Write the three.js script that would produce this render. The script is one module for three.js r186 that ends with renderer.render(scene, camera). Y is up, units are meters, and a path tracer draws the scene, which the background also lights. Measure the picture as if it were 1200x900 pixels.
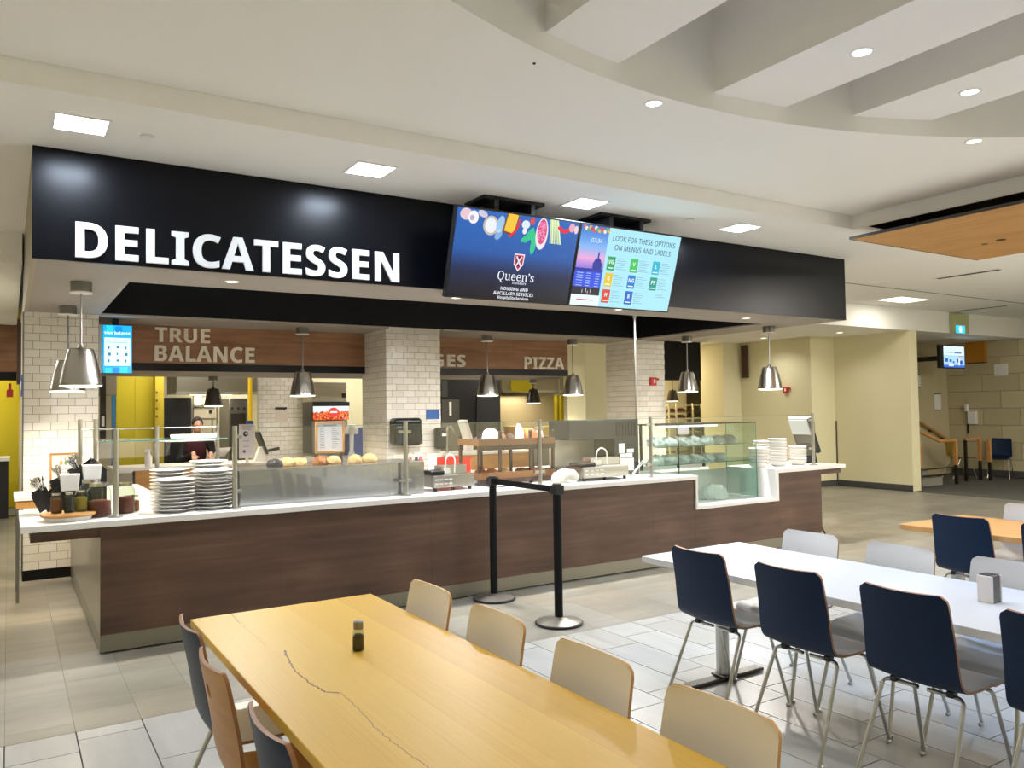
import * as THREE from 'three';
import { RoundedBoxGeometry } from 'three/addons/geometries/RoundedBoxGeometry.js';
import { mergeGeometries, toCreasedNormals } from 'three/addons/utils/BufferGeometryUtils.js';
import { FontLoader } from 'three/addons/loaders/FontLoader.js';
import { TextGeometry } from 'three/addons/geometries/TextGeometry.js';
import { MarchingCubes } from 'three/addons/objects/MarchingCubes.js';
import { RectAreaLightUniformsLib } from 'three/addons/lights/RectAreaLightUniformsLib.js';

// ------------------------------------------------------------------ camera, exposure
RectAreaLightUniformsLib.init();
const scene = new THREE.Scene();
scene.background = new THREE.Color(0x000000);
const renderer = new THREE.WebGLRenderer({ antialias: true });
renderer.toneMapping = THREE.LinearToneMapping;
renderer.toneMappingExposure = 1.34;
renderer.shadowMap.enabled = true;
const FPX = 937.9, YAW = 0.561409, PITCH = 0.0330198, ROLL = -0.0144817;
const CAM = new THREE.Vector3(-0.5203, 1.58, 6.0002);
const camera = new THREE.PerspectiveCamera(2 * Math.atan(450 / FPX) * 180 / Math.PI, 4 / 3, 0.05, 80);
const cF = new THREE.Vector3(Math.sin(YAW) * Math.cos(PITCH), Math.sin(PITCH), -Math.cos(YAW) * Math.cos(PITCH));
const cR0 = new THREE.Vector3(Math.cos(YAW), 0, Math.sin(YAW)), cU0 = new THREE.Vector3().crossVectors(cR0, cF);
const cR = cR0.clone().multiplyScalar(Math.cos(ROLL)).addScaledVector(cU0, Math.sin(ROLL));
const cU = cU0.clone().multiplyScalar(Math.cos(ROLL)).addScaledVector(cR0, -Math.sin(ROLL));
camera.position.copy(CAM);
camera.quaternion.setFromRotationMatrix(new THREE.Matrix4().makeBasis(cR, cU, cF.clone().negate()));
camera.updateMatrixWorld();
// a pixel of the photograph is a direction; these meet it with a plane the thing stands on
const ray = (px, py) => cF.clone().addScaledVector(cR, (px - 600) / FPX).addScaledVector(cU, -(py - 450) / FPX);
const meet = (k) => (px, py, v) => { const d = ray(px, py); return CAM.clone().addScaledVector(d, (v - CAM[k]) / d[k]); };
const onX = meet('x'), onY = meet('y'), onZ = meet('z');
function pix(x, y, z) { const v = new THREE.Vector3(x, y, z).sub(CAM), k = v.dot(cF); return [600 + FPX * v.dot(cR) / k, 450 - FPX * v.dot(cU) / k, k]; }

// ------------------------------------------------------------------ area lights of the room's ceiling fittings
const COOL = new THREE.Color(0.40, 0.60, 1.0), DAY = new THREE.Color(0.72, 0.84, 1.0), NEUT = new THREE.Color(1.0, 0.95, 0.88), WARM = new THREE.Color(1.0, 0.84, 0.60);
const I = { deli: 76, beam: 9.8, ring: 10.5, pendant: 7.5, soffit: 20, hall: 170, kitchen: 17, corridor: 34, room: 31 };
function areaDown(x, y, z, w, d, color, intensity) {
  const l = new THREE.RectAreaLight(color, intensity, w, d);
  l.position.set(x, y, z); l.lookAt(x, y - 1, z); scene.add(l); return l;
}
const SQ = [[-0.16, 0.57], [1.70, 0.57], [3.66, 0.57], [5.58, 0.57]];
for (const [x, z] of SQ) areaDown(x, 3.352, z, 0.26, 0.26, DAY, I.deli);

// ------------------------------------------------------------------ helpers
let seed = 7;
const rnd = () => (seed = (seed * 16807) % 2147483647) / 2147483647;
const rr = (a, b) => a + (b - a) * rnd();
const taken = {};
function numbered(n) { const k = taken[n] = (taken[n] ?? -1) + 1; return k ? `${n}_${String(k).padStart(3, '0')}` : n; }
const clean = (g) => { const q = g.index ? g.toNonIndexed() : g; for (const k of Object.keys(q.attributes)) if (!['position', 'normal', 'uv'].includes(k)) q.deleteAttribute(k); if (!q.attributes.uv) q.setAttribute('uv', new THREE.BufferAttribute(new Float32Array(q.attributes.position.count * 2), 2)); return q; };
const merge = (a) => Array.isArray(a) ? (a.length === 1 ? a[0] : mergeGeometries(a.map(clean))) : a;
function mesh(name, g, m, parent, pos) {
  const o = new THREE.Mesh(merge(g), m);
  o.name = parent && parent !== scene ? name : numbered(name);
  if (pos) o.position.set(...pos);
  (parent || scene).add(o); return o;
}
function thing(name, label, category, pos = [0, 0, 0], turn = 0, group) {
  const o = new THREE.Group(); o.name = numbered(name); scene.add(o);
  o.position.set(...pos); o.rotation.y = turn; o.userData = { label, category }; if (group) o.userData.group = group; return o;
}
function tag(o, label, category, group) { o.userData = { label, category }; if (group) o.userData.group = group; return o; }
function struct(name, g, m, label) { const o = mesh(name, g, m); o.userData.kind = 'structure'; if (label) o.userData.label = label; return o; }
function dup(o, pos, turn, label, group) { const c = o.clone(); c.name = numbered(o.name.replace(/_\d{3}$/, '')); c.userData = { ...o.userData }; scene.add(c); if (pos) c.position.set(...pos); if (turn !== undefined) c.rotation.set(0, turn, 0); if (label) c.userData.label = label; if (group) c.userData.group = group; return c; }
// boxes by their extents; uv in metres
function uvBox(g) {
  g = clean(g); const p = g.attributes.position, n = g.attributes.normal, uv = g.attributes.uv;
  for (let i = 0; i < p.count; i++) { const ax = Math.abs(n.getX(i)), ay = Math.abs(n.getY(i)), az = Math.abs(n.getZ(i)); if (ax > ay && ax > az) uv.setXY(i, p.getZ(i), p.getY(i)); else if (ay > az) uv.setXY(i, p.getX(i), p.getZ(i)); else uv.setXY(i, p.getX(i), p.getY(i)); }
  return g;
}
const box = (x0, x1, y0, y1, z0, z1) => uvBox(new THREE.BoxGeometry(x1 - x0, y1 - y0, z1 - z0).translate((x0 + x1) / 2, (y0 + y1) / 2, (z0 + z1) / 2));
const rbox = (x0, x1, y0, y1, z0, z1, r = 0.006, s = 2) => uvBox(new RoundedBoxGeometry(x1 - x0, y1 - y0, z1 - z0, s, Math.min(r, (x1 - x0) / 2.02, (y1 - y0) / 2.02, (z1 - z0) / 2.02)).translate((x0 + x1) / 2, (y0 + y1) / 2, (z0 + z1) / 2));
const cyl = (x, y0, y1, z, r, r2 = r, n = 20) => new THREE.CylinderGeometry(r2, r, y1 - y0, n).translate(x, (y0 + y1) / 2, z);
const V = (x, y, z) => new THREE.Vector3(x, y, z);
const tube = (pts, r, n = 24, s = 8, closed = false, tension = 0.1) => new THREE.TubeGeometry(new THREE.CatmullRomCurve3(pts.map((p) => V(...p)), closed, 'catmullrom', tension), n, r, s, closed);
function bar(a, b, r, n = 10) { const A = V(...a), B = V(...b), d = B.clone().sub(A), L = d.length(); const g = new THREE.CylinderGeometry(r, r, L, n); g.applyQuaternion(new THREE.Quaternion().setFromUnitVectors(V(0, 1, 0), d.normalize())); const m = A.add(B).multiplyScalar(0.5); return g.translate(m.x, m.y, m.z); }
const lathe = (pts, n = 24) => new THREE.LatheGeometry(pts.map(([a, b]) => new THREE.Vector2(a, b)), n);
function poly(pts, depth, bevel = 0) { const s = new THREE.Shape(pts.map(([a, b]) => new THREE.Vector2(a, b))); return uvBox(new THREE.ExtrudeGeometry(s, { depth, bevelEnabled: bevel > 0, bevelSize: bevel, bevelThickness: bevel, bevelSegments: 2, curveSegments: 24 })); }

// ------------------------------------------------------------------ textures
function hash(x, y, s) { let h = (x * 374761393 + y * 668265263 + s * 982451653) | 0; h = Math.imul(h ^ (h >>> 13), 1274126177); return ((h ^ (h >>> 16)) >>> 0) / 4294967295; }
function vnoise(x, y, px, py, s) { const xi = Math.floor(x), yi = Math.floor(y), fx = x - xi, fy = y - yi, u = fx * fx * (3 - 2 * fx), v = fy * fy * (3 - 2 * fy), m = (a, p) => ((a % p) + p) % p; const a = hash(m(xi, px), m(yi, py), s), b = hash(m(xi + 1, px), m(yi, py), s), c = hash(m(xi, px), m(yi + 1, py), s), d = hash(m(xi + 1, px), m(yi + 1, py), s); return (a + (b - a) * u) * (1 - v) + (c + (d - c) * u) * v; }
function fbm(u, v, fx, fy, s, o = 4) { let t = 0, a = 0.5, w = 0; for (let i = 0; i < o; i++) { t += a * vnoise(u * fx, v * fy, fx, fy, s + i); w += a; a *= 0.5; fx *= 2; fy *= 2; } return t / w; }
function dataTex(n, f, srgb = true, rx = 1, ry = 1) {
  const d = new Uint8Array(n * n * 4);
  for (let j = 0; j < n; j++) for (let i = 0; i < n; i++) { const c = f(i / n, j / n), k = (j * n + i) * 4; d[k] = c[0]; d[k + 1] = c[1]; d[k + 2] = c[2]; d[k + 3] = 255; }
  const t = new THREE.DataTexture(d, n, n); t.wrapS = t.wrapT = THREE.RepeatWrapping; t.magFilter = THREE.LinearFilter; t.minFilter = THREE.LinearMipmapLinearFilter; t.generateMipmaps = true; if (srgb) t.colorSpace = THREE.SRGBColorSpace; t.repeat.set(rx, ry); t.needsUpdate = true; return t;
}
const mix = (a, b, t) => a.map((v, i) => Math.max(0, Math.min(255, v + (b[i] - v) * t)));
const woodTex = (dark, light, s, along = 'x', rx = 0.7, ry = 0.7) => dataTex(512, (u, v) => { const a = along === 'x' ? u : v, b = along === 'x' ? v : u; const g = fbm(a, b, 3, 48, s, 4), k = fbm(a, b, 2, 7, s + 20, 4), blot = fbm(a, b, 5, 9, s + 40, 3); return mix(dark, light, 0.12 + 0.42 * g + 0.42 * k + 0.35 * (blot - 0.5)); }, true, rx, ry);
const greyNoise = (lo, hi, fx, fy, s, rx, ry, n = 256, o = 4) => dataTex(n, (u, v) => { const g = fbm(u, v, fx, fy, s, o); return mix(lo, hi, g); }, true, rx, ry);
function std(color, roughness = 0.6, o = {}) { return new THREE.MeshStandardMaterial({ color, roughness, ...o }); }
function canvasMat(w, h, draw, o = {}) { const c = document.createElement('canvas'); c.width = w; c.height = h; const x = c.getContext('2d'); draw(x, w, h); const t = new THREE.CanvasTexture(c); t.colorSpace = THREE.SRGBColorSpace; t.magFilter = THREE.LinearFilter; return o.glow ? new THREE.MeshStandardMaterial({ color: 0x050505, roughness: 0.25, emissive: 0xffffff, emissiveMap: t, emissiveIntensity: o.glow }) : new THREE.MeshStandardMaterial({ map: t, roughness: o.roughness ?? 0.5 }); }
const seamTex = dataTex(256, (u, v) => { const g = fbm(u, v, 60, 60, 5, 2) * 255; return [g, g, g]; }, false, 3, 3);
const M = {
  ceiling: std(0xf3f1ec, 0.85, { bumpMap: seamTex, bumpScale: 0.0006 }),
  beam: std(0xf3f1ee, 0.85),
  wall: std(0xe5dfba, 0.8, { bumpMap: seamTex, bumpScale: 0.0006 }),
  dado: std(0x4a4a48, 0.6),
  black: new THREE.MeshPhysicalMaterial({ color: 0x080a11, roughness: 0.3, specularIntensity: 0.45 }),
  blackMatte: new THREE.MeshPhysicalMaterial({ color: 0x0a0b0d, roughness: 0.6, specularIntensity: 0.45 }),
  soffit: std(0x948d84, 0.7),
  tile: [std(0xece8e0, 0.16), std(0xe6e2d8, 0.2), std(0xf0ece6, 0.18)],
  grout: std(0x6c675d, 0.9),
  stone: std(0xf1efec, 0.28),
  white: std(0xefedea, 0.45),
  plate: std(0xf2f1ee, 0.18),
  counterWood: std(0xffffff, 0.42, { map: woodTex([48, 32, 25], [128, 96, 79], 11, 'x', 0.55, 0.55) }),
  signWood: std(0xffffff, 0.5, { map: woodTex([100, 66, 46], [192, 146, 110], 31, 'x', 0.6, 0.6) }),
  maple: std(0xffffff, 0.34, { map: woodTex([196, 142, 58], [234, 186, 96], 51, 'y', 0.5, 0.5) }),
  panelWood: std(0xffffff, 0.5, { map: woodTex([176, 124, 66], [214, 166, 104], 71, 'y', 0.6, 0.6) }),
  oak: std(0xffffff, 0.45, { map: woodTex([172, 118, 60], [212, 164, 100], 81, 'x', 1.2, 1.2) }),
  ply: std(0xffffff, 0.5, { map: woodTex([126, 84, 52], [188, 138, 92], 91, 'x', 3, 3) }),
  kick: std(0x8e8a7c, 0.35, { metalness: 0.6 }),
  steel: std(0xbcbcb8, 0.28, { metalness: 1 }),
  steelDark: std(0x8d8d8b, 0.32, { metalness: 1 }),
  alu: std(0xb4b2ae, 0.26, { metalness: 1 }),
  chrome: std(0xc4c4c2, 0.18, { metalness: 1 }),
  gunmetal: std(0x4a4743, 0.35, { metalness: 0.9 }),
  navy: new THREE.MeshPhysicalMaterial({ color: 0x0c2340, roughness: 0.45, specularIntensity: 0.45 }),
  cream: std(0xf0e9dd, 0.42),
  chairWhite: std(0xcccbca, 0.4),
  tableWhite: std(0xcacaca, 0.3),
  yellow: std(0xbfae18, 0.5),
  red: std(0xc22a26, 0.45),
  dark: std(0x1a1a1c, 0.5),
  plastic: std(0x17191d, 0.35),
  paper: std(0xf0efec, 0.7),
  glass: new THREE.MeshPhysicalMaterial({ color: 0xffffff, roughness: 0.02, transmission: 1, thickness: 0, ior: 1.5 }),
  tint: new THREE.MeshPhysicalMaterial({ color: 0xf3fbf8, roughness: 0.03, transmission: 1, thickness: 0, ior: 1.5 }),
  jarGlass: new THREE.MeshPhysicalMaterial({ color: 0xdfe8e2, roughness: 0.05, transmission: 1, thickness: 0, ior: 1.5 }),
  glassEdge: std(0x5f8a7c, 0.2),
  glow: new THREE.MeshStandardMaterial({ color: 0x222222, emissive: 0xf4f8ff, emissiveIntensity: 3.2, roughness: 0.6 }),
  glowWarm: new THREE.MeshStandardMaterial({ color: 0x222222, emissive: 0xfff1d6, emissiveIntensity: 3.2, roughness: 0.6 }),
};

// ================================================================== FLOOR
const floor = struct('floor', box(-9, 19, -0.2, -0.012, -11, 12), std(0x5d5c57, 0.9), 'grey porcelain tile floor of the dining hall');
{
  const lightTex = dataTex(256, (u, v) => mix([136, 136, 133], [186, 186, 182], 0.2 + 0.5 * fbm(u, v, 12, 2, 3, 4) + 0.3 * fbm(u, v, 3, 3, 9, 4)), true, 1.1, 1.1);
  const tanTex = dataTex(256, (u, v) => mix([118, 115, 106], [168, 164, 153], 0.1 + 0.5 * fbm(u, v, 3, 10, 13, 4) + 0.4 * fbm(u, v, 3, 3, 19, 4)), true, 1.1, 1.1);
  const lm = [0xffffff, 0xf4f5f6, 0xf8f6f1].map((c) => std(c, 0.34, { map: lightTex }));
  const tm = [0xffffff, 0xf1f0ec, 0xf8f3ea].map((c) => std(c, 0.36, { map: tanTex }));
  const W = 0.302, L = 0.61, list = [];
  const lay = (z0, z1, off, joint, mats) => {
    for (let k = -27; k < 46; k++) {
      const x0 = -0.53 + k * W; let s = off - 0.1525 * k; s = z0 - L + ((((s - z0) % L) + L) % L);
      for (let z = s; z < z1; z += L) { const a = Math.max(z, z0), b = Math.min(z + L, z1); if (b - a < 0.02) continue; list.push([x0 + joint / 2, x0 + W - joint / 2, a + joint / 2, b - joint / 2, mats, Math.floor(hash(k + 50, Math.round(z * 100) + 2000, 3) * 3)]); }
    }
  };
  lay(1.38, 9.5, 1.66, 0.006, lm); lay(-9.2, 1.38, 1.24, 0.0014, tm);
  const score = ([x0, x1, z0, z1]) => { const c = pix((x0 + x1) / 2, 0, (z0 + z1) / 2); if (c[2] < 0.5) return 0; const a = pix(x0, 0, z0), b = pix(x1, 0, z1); if (c[0] < -20 || c[0] > 1220 || c[1] > 930) return 0; if (x0 > 0 && x1 < 7.5 && z1 < 0) return 0; return Math.min(Math.abs(a[0] - b[0]), 200) * Math.abs(a[1] - b[1]); };
  const ranked = list.map((t) => [score(t), t]).sort((a, b) => b[0] - a[0]);
  const geoms = new Map();
  ranked.slice(0, 280).forEach(([, [x0, x1, z0, z1, mats, v]]) => { mesh('tile', box(x0, x1, -0.012, 0, z0, z1), mats[v], floor); });
  const rest = ranked.slice(280).map((r) => r[1]);
  for (const [mats, nm] of [[lm, 'pale_tile_field'], [tm, 'tan_tile_field']]) { const g = rest.filter((t) => t[4] === mats).map(([x0, x1, z0, z1]) => box(x0, x1, -0.012, 0, z0, z1)); const o = mesh(nm, mergeGeometries(g), mats[0], floor); o.userData.kind = 'stuff'; }
}

// ================================================================== CEILINGS
const HL = 3.35, HN = 3.487, HT = 4.5, CX = 3.05, CZ = 7.18, CR = 4.78;
// slab over the counters, with square openings for the recessed fittings
{
  const sh = new THREE.Shape([[-9, -1.07], [6.66, -1.07], [6.66, 12 - 24], [19, -12], [19, 11], [-9, 11]].map(([a, b]) => new THREE.Vector2(a, b)));
  const hole = (x0, x1, z0, z1) => sh.holes.push(new THREE.Path([[x0, -z0], [x1, -z0], [x1, -z1], [x0, -z1]].map(([a, b]) => new THREE.Vector2(a, b))));
  for (const [x, z] of SQ) hole(x - 0.145, x + 0.145, z - 0.145, z + 0.145);
  hole(6.68, 8.6, 1.22, 5.4);
  const g = new THREE.ExtrudeGeometry(sh, { depth: 0.14, bevelEnabled: false }).rotateX(-Math.PI / 2).translate(0, HL, 0);
  struct('ceiling', uvBox(g), M.ceiling, 'flat plaster ceiling above the serving counter');
  struct('ceiling', box(-9, 19, 3.62, 3.7, -11, 1.06), M.ceiling, 'deck above the lower ceiling');
  struct('ceiling', [box(6.68, 8.62, 3.61, 3.615, 1.2, 5.42), box(6.681, 6.687, 3.352, 3.61, 1.22, 5.4), box(8.593, 8.599, 3.352, 3.61, 1.22, 5.4), box(6.687, 8.593, 3.352, 3.61, 1.221, 1.227), box(6.687, 8.593, 3.352, 3.61, 5.393, 5.399)], M.blackMatte, 'black plenum opening above the hanging wood panel');
}
// higher ceiling over the tables with its round opening and the beams across it
{
  const sh = new THREE.Shape([[-9, -1.075], [6.655, -1.075], [6.655, -12], [-9, -12]].map(([a, b]) => new THREE.Vector2(a, b)));
  const hp = new THREE.Path(); hp.absarc(CX, -CZ, CR, 0, Math.PI * 2, true); sh.holes.push(hp);
  struct('ceiling', uvBox(new THREE.ExtrudeGeometry(sh, { depth: HT - HN, bevelEnabled: false, curveSegments: 96 }).rotateX(-Math.PI / 2).translate(0, HN, 0)), M.ceiling, 'pale plaster ceiling with a large round opening');
  struct('ceiling', box(-9, 6.655, HT, HT + 0.1, 1.075, 12), M.ceiling, 'upper deck inside the round opening');
  struct('ceiling', box(6.655, 19, HL + 0.27, HL + 0.37, 1.07, 12), M.ceiling, 'deck above the lower ceiling beside the round opening');
  for (const [a, b] of [[-0.62, -0.02], [0.64, 1.24], [1.9, 2.49], [3.3, 3.91], [4.45, 5.03], [5.72, 6.3]]) {
    const zs = (x) => CZ - Math.sqrt(Math.max(0, CR * CR - (x - CX) ** 2)), ze = (x) => 2 * CZ - zs(x);
    const sp = new THREE.Shape(); const N = 8; for (let i = 0; i <= N; i++) { const x = a + (b - a) * i / N; i ? sp.lineTo(x, -zs(x)) : sp.moveTo(x, -zs(x)); } for (let i = N; i >= 0; i--) { const x = a + (b - a) * i / N; sp.lineTo(x, -Math.min(ze(x), 11.99)); }
    struct('ceiling_beam', uvBox(new THREE.ExtrudeGeometry(sp, { depth: HT - 3.6, bevelEnabled: false }).rotateX(-Math.PI / 2).translate(0, 3.6, 0)), M.beam, 'white boxed beam crossing the round ceiling opening');
  }
}
// ================================================================== OUTER WALLS
struct('wall_left', box(-9.2, -9, 0, 4.6, -11, 12), M.wall);
struct('wall_back', box(-9, 19, 0, 3.62, -11.2, -11), M.wall);
struct('wall_front', box(-9, 19, 0, 4.6, 12, 12.2), M.wall);
struct('wall_right', box(19, 19.2, 0, 3.62, -11, 12), M.wall);
// bulkhead and lower ceiling beyond the counter's end
struct('ceiling', box(8.35, 19, 2.945, HL, -11, -2.5), M.ceiling, 'lower soffit beyond the end of the serving counter');
// soffit over the corridor beside the tiled column
struct('ceiling', box(-9, -0.42, 3.056, HL, -11, -3.0), M.ceiling, 'lower soffit above the corridor');
// stepped cream wall past the counter
const stepWall = struct('wall_side', box(13.45, 13.7, 0, 2.945, -4.1, -2.52), M.wall, 'cream stepped wall past the counter end');
struct('wall_side', box(12.72, 13.7, 0, 2.945, -5.86, -4.1), M.wall, 'cream wall with a corner guard behind the register');
struct('wall_side', box(12.19, 13.7, 0, 2.945, -6.52, -5.86), M.wall, 'cream pillar beside the baking rack opening');
struct('wall_side', box(10.6, 13.7, 0, 2.945, -8.7, -8.5), M.wall, 'cream wall behind the baking rack');
for (const [a, b, c, d] of [[13.43, 13.449, -4.12, -2.52], [12.72, 13.43, -4.099, -4.08], [12.70, 12.719, -5.86, -4.08]]) struct('baseboard_side', box(a, b, 0, 0.11, c, d), M.dado);
// alcove with the stairs
struct('wall_alcove', box(13.7, 17.7, 0, 2.945, -4.35, -4.15), std(0xc6bb98, 0.8), 'pale block wall beside the alcove stairs');
{
  const w = struct('wall_alcove', box(17.62, 17.8, 0, 2.945, -4.15, 0.4), M.grout, 'pale block wall at the end of the alcove');
  const bm = [std(0xc6bb98, 0.8), std(0xc1b694, 0.8), std(0xcbc09c, 0.8)];
  let n = 0; for (let r = 0; r < 8; r++) for (let c = 0; c < 6; c++) { const y0 = r * 0.37 + 0.004, z0 = -4.15 + c * 0.76 + (r % 2 ? 0 : -0.38); const a = Math.max(z0, -4.15) + 0.004, b = Math.min(z0 + 0.76, 0.4) - 0.004; if (b - a > 0.05) mesh('block', box(17.6, 17.62, y0, Math.min(y0 + 0.362, 2.94), a, b), bm[n++ % 3], w); }
  struct('baseboard_alcove', box(17.58, 17.6, 0, 0.14, -4.1, 0.4), M.dado);
}
// corridor side of the column row, seen edge-on, and the far station at its end
struct('wall_corridor', box(-0.38, -0.3, 0, 3.05, -9.4, -3.75), std(0xc9c4b4, 0.7), 'pale wall running back behind the tiled column');
struct('wall_corridor', box(-9, -0.38, 2.2, 3.05, -9.6, -9.4), M.wall, 'wall above the far corridor station');
struct('wall_corridor', box(-9, 0.2, 0, 3.05, -10.8, -10.7), M.yellow, 'yellow wall at the end of the corridor');

// ================================================================== TILED COLUMNS
function tiledColumn(x0, x1, z0, z1, h, label, faces, cut) {
  const c = struct('tiled_column', box(x0 + 0.008, x1 - 0.008, 0, h, z0 + 0.008, z1 - 0.008), M.grout, label);
  mesh('base', box(x0 - 0.004, x1 + 0.004, 0, 0.1, z0 - 0.004, z1 + 0.004), M.blackMatte, c);
  const TW = 0.1535, TH = 0.0795, J = 0.0035, hidden = [];
  for (const f of faces) {
    const A = f === 'z' ? x0 : z0, B = f === 'z' ? x1 : z1;
    for (let r = 0; 0.1 + r * TH < h - 0.01; r++) {
      const ya = 0.1 + r * TH + J / 2, yb = Math.min(0.1 + (r + 1) * TH - J / 2, h);
      const st = A - (r % 2 ? TW / 2 : 0.02);
      for (let k = 0; st + k * TW < B - 0.004; k++) {
        const a = Math.max(st + k * TW, A) + J / 2, b = Math.min(st + (k + 1) * TW, B) - J / 2; if (b - a < 0.008) continue;
        const g = f === 'z' ? box(a, b, ya, yb, z1 - 0.008, z1) : box(x0, x0 + 0.008, ya, yb, a, b);
        if (yb < cut) hidden.push(g); else mesh('tile', g, M.tile[Math.floor(hash(r + 9, k + 31, f === 'z' ? 1 : 2) * 3)], c);
      }
    }
  }
  if (hidden.length) { const o = mesh('lower_tiles', mergeGeometries(hidden), M.tile[0], c); o.userData.kind = 'stuff'; }
  return c;
}
tiledColumn(-0.40, 0.25, -3.75, -3.1, 2.61, 'white subway tile column beside the corridor', ['z'], 0.05);
tiledColumn(3.43, 4.18, -4.0, -3.2, 3.35, 'white subway tile column carrying the towel dispenser', ['z', 'x'], 1.0);
tiledColumn(7.41, 8.01, -3.84, -3.15, 2.61, 'white subway tile column with the fire alarm', ['z', 'x'], 0.9);
mesh('metal_edge', box(-0.412, -0.40, 0.1, 2.61, -3.11, -3.095), M.steelDark, scene.getObjectByName('tiled_column'));

// ================================================================== BLACK FASCIA RING WITH THE LETTERS
const font = await new FontLoader().loadAsync('fonts/droid/droid_sans_bold.typeface.json');
function letters(text, x0, x1, y0, y1, z, depth, m, parent) {
  const size = 0.1, sp = []; let x = 0; const gs = [];
  for (const ch of text) { if (ch === ' ') { x += 0.035; continue; } const g = new TextGeometry(ch, { font, size, depth: 0.01, bevelEnabled: true, bevelThickness: 0.0006, bevelSize: 0.0006, bevelSegments: 1, curveSegments: 6 }); g.computeBoundingBox(); const adv = font.data.glyphs[ch].ha * size / font.data.resolution; gs.push([g, x]); x += adv; }
  let lo = 1e9, hi = -1e9, top = -1e9; for (const [g, dx] of gs) { lo = Math.min(lo, g.boundingBox.min.x + dx); hi = Math.max(hi, g.boundingBox.max.x + dx); }
  const cap = new TextGeometry('E', { font, size, depth: 0.01, bevelEnabled: false }); cap.computeBoundingBox(); top = cap.boundingBox.max.y;
  const sx = (x1 - x0) / (hi - lo), sy = (y1 - y0) / top;
  for (const [g, dx] of gs) { g.translate(dx - lo, 0, 0).scale(sx, sy, depth / 0.01); mesh('letter', g.translate(x0, y0, z), m, parent); }
}
const letterWhite = std(0xf3f4f6, 0.5);
{
  const t = thing('fascia_sign', 'black fascia box above the counter with white DELICATESSEN letters', 'sign');
  mesh('front_panel', box(-0.40, 8.03, 2.61, HL - 0.002, -0.03, 0), M.black, t);
  mesh('end_panel', box(-0.40, -0.37, 2.61, HL - 0.002, -3.76, -0.03), std(0x9c927c, 0.6), t);
  mesh('end_panel', box(8.0, 8.03, 2.61, HL - 0.002, -3.9, -0.03), std(0xb9ae94, 0.6), t);
  mesh('soffit_board', [box(-0.37, 8.0, 2.61, 2.63, -0.75, -0.03), box(-0.37, 0.26, 2.612, 2.632, -3.1, -0.75), box(7.44, 8.0, 2.612, 2.632, -3.1, -0.75), box(0.25, 3.43, 2.612, 2.632, -3.9, -3.1), box(4.18, 7.41, 2.612, 2.632, -3.9, -3.1)], M.soffit, t);
  mesh('inner_panel', [box(0.26, 7.44, 2.632, HL - 0.002, -3.12, -3.1), box(0.24, 0.26, 2.632, HL - 0.002, -3.1, -0.75), box(7.44, 7.46, 2.632, HL - 0.002, -3.1, -0.75), box(0.24, 7.46, 2.632, HL - 0.002, -0.75, -0.73)], new THREE.MeshPhysicalMaterial({ color: 0x07090f, roughness: 0.5, specularIntensity: 0.4 }), t);
  letters('DELICATESSEN', -0.154, 2.172, 2.638, 2.872, 0.0, 0.02, letterWhite, t);
}
{
  const s = thing('station_sign', 'wood effect sign board reading TRUE BALANCE', 'sign');
  mesh('board', box(0.25, 3.43, 2.18, 2.611, -3.93, -3.9), M.signWood, s);
  mesh('band', box(0.25, 3.43, 2.09, 2.18, -3.94, -3.895), M.black, s);
  const lt = std(0xfaf5ea, 0.55);
  letters('TRUE', 0.89, 1.49, 2.425, 2.59, -3.9, 0.02, lt, s); letters('BALANCE', 0.885, 2.006, 2.205, 2.385, -3.9, 0.02, lt, s);
  const s2 = thing('station_sign', 'wood effect sign board reading GES and PIZZA', 'sign');
  mesh('board', box(4.18, 6.72, 2.18, 2.611, -3.93, -3.9), M.signWood, s2);
  mesh('band', box(4.18, 6.72, 2.09, 2.18, -3.94, -3.895), M.black, s2);
  letters('GES', 4.40, 4.93, 2.205, 2.37, -3.9, 0.02, lt, s2); letters('PIZZA', 5.92, 6.64, 2.19, 2.37, -3.9, 0.02, lt, s2);
  // the kitchen's lower ceiling behind both boards
  struct('ceiling', box(-0.3, 6.72, 2.1, 2.16, -5.6, -3.95), M.soffit, 'low soffit behind the station signs');
  struct('ceiling', [box(-0.3, 9.7, 2.75, 2.81, -9.6, -5.6), box(9.7, 10.5, 2.75, 2.81, -9.6, -6.4)], M.ceiling, 'kitchen ceiling');
  struct('trim_1', box(-0.3, 6.72, 2.16, 2.81, -5.62, -5.58), M.ceiling);
  struct('ceiling', box(-0.3, 6.72, 2.635, 2.66, -5.58, -3.95), M.blackMatte, 'closing board above the low soffit');
  struct('ceiling', box(6.72, 7.35, 2.1, 2.16, -5.6, -5.0), M.soffit, 'low soffit above the pizza counter end');
  struct('ceiling', box(6.72, 8.35, 2.945, 3.0, -5.58, -3.9), M.ceiling, 'ceiling strip behind the alarm column');
}
// kitchen shell
struct('wall_kitchen', box(-0.3, 10.6, 0, 2.75, -9.6, -9.4), std(0xd8cfae, 0.7), 'kitchen back wall');
struct('wall_kitchen', box(10.5, 10.6, 0, 2.94, -9.4, -6.2), std(0xe0d6b8, 0.7), 'cream kitchen side wall');
struct('wall_kitchen', box(6.72, 7.06, 0, 2.944, -4.02, -3.92), M.wall, 'cream pilaster at the end of the pizza sign');
struct('wall_kitchen', box(8.2, 9.8, 0, 2.945, -5.58, -5.4), M.wall, 'cream wall behind the alarm column');

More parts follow.
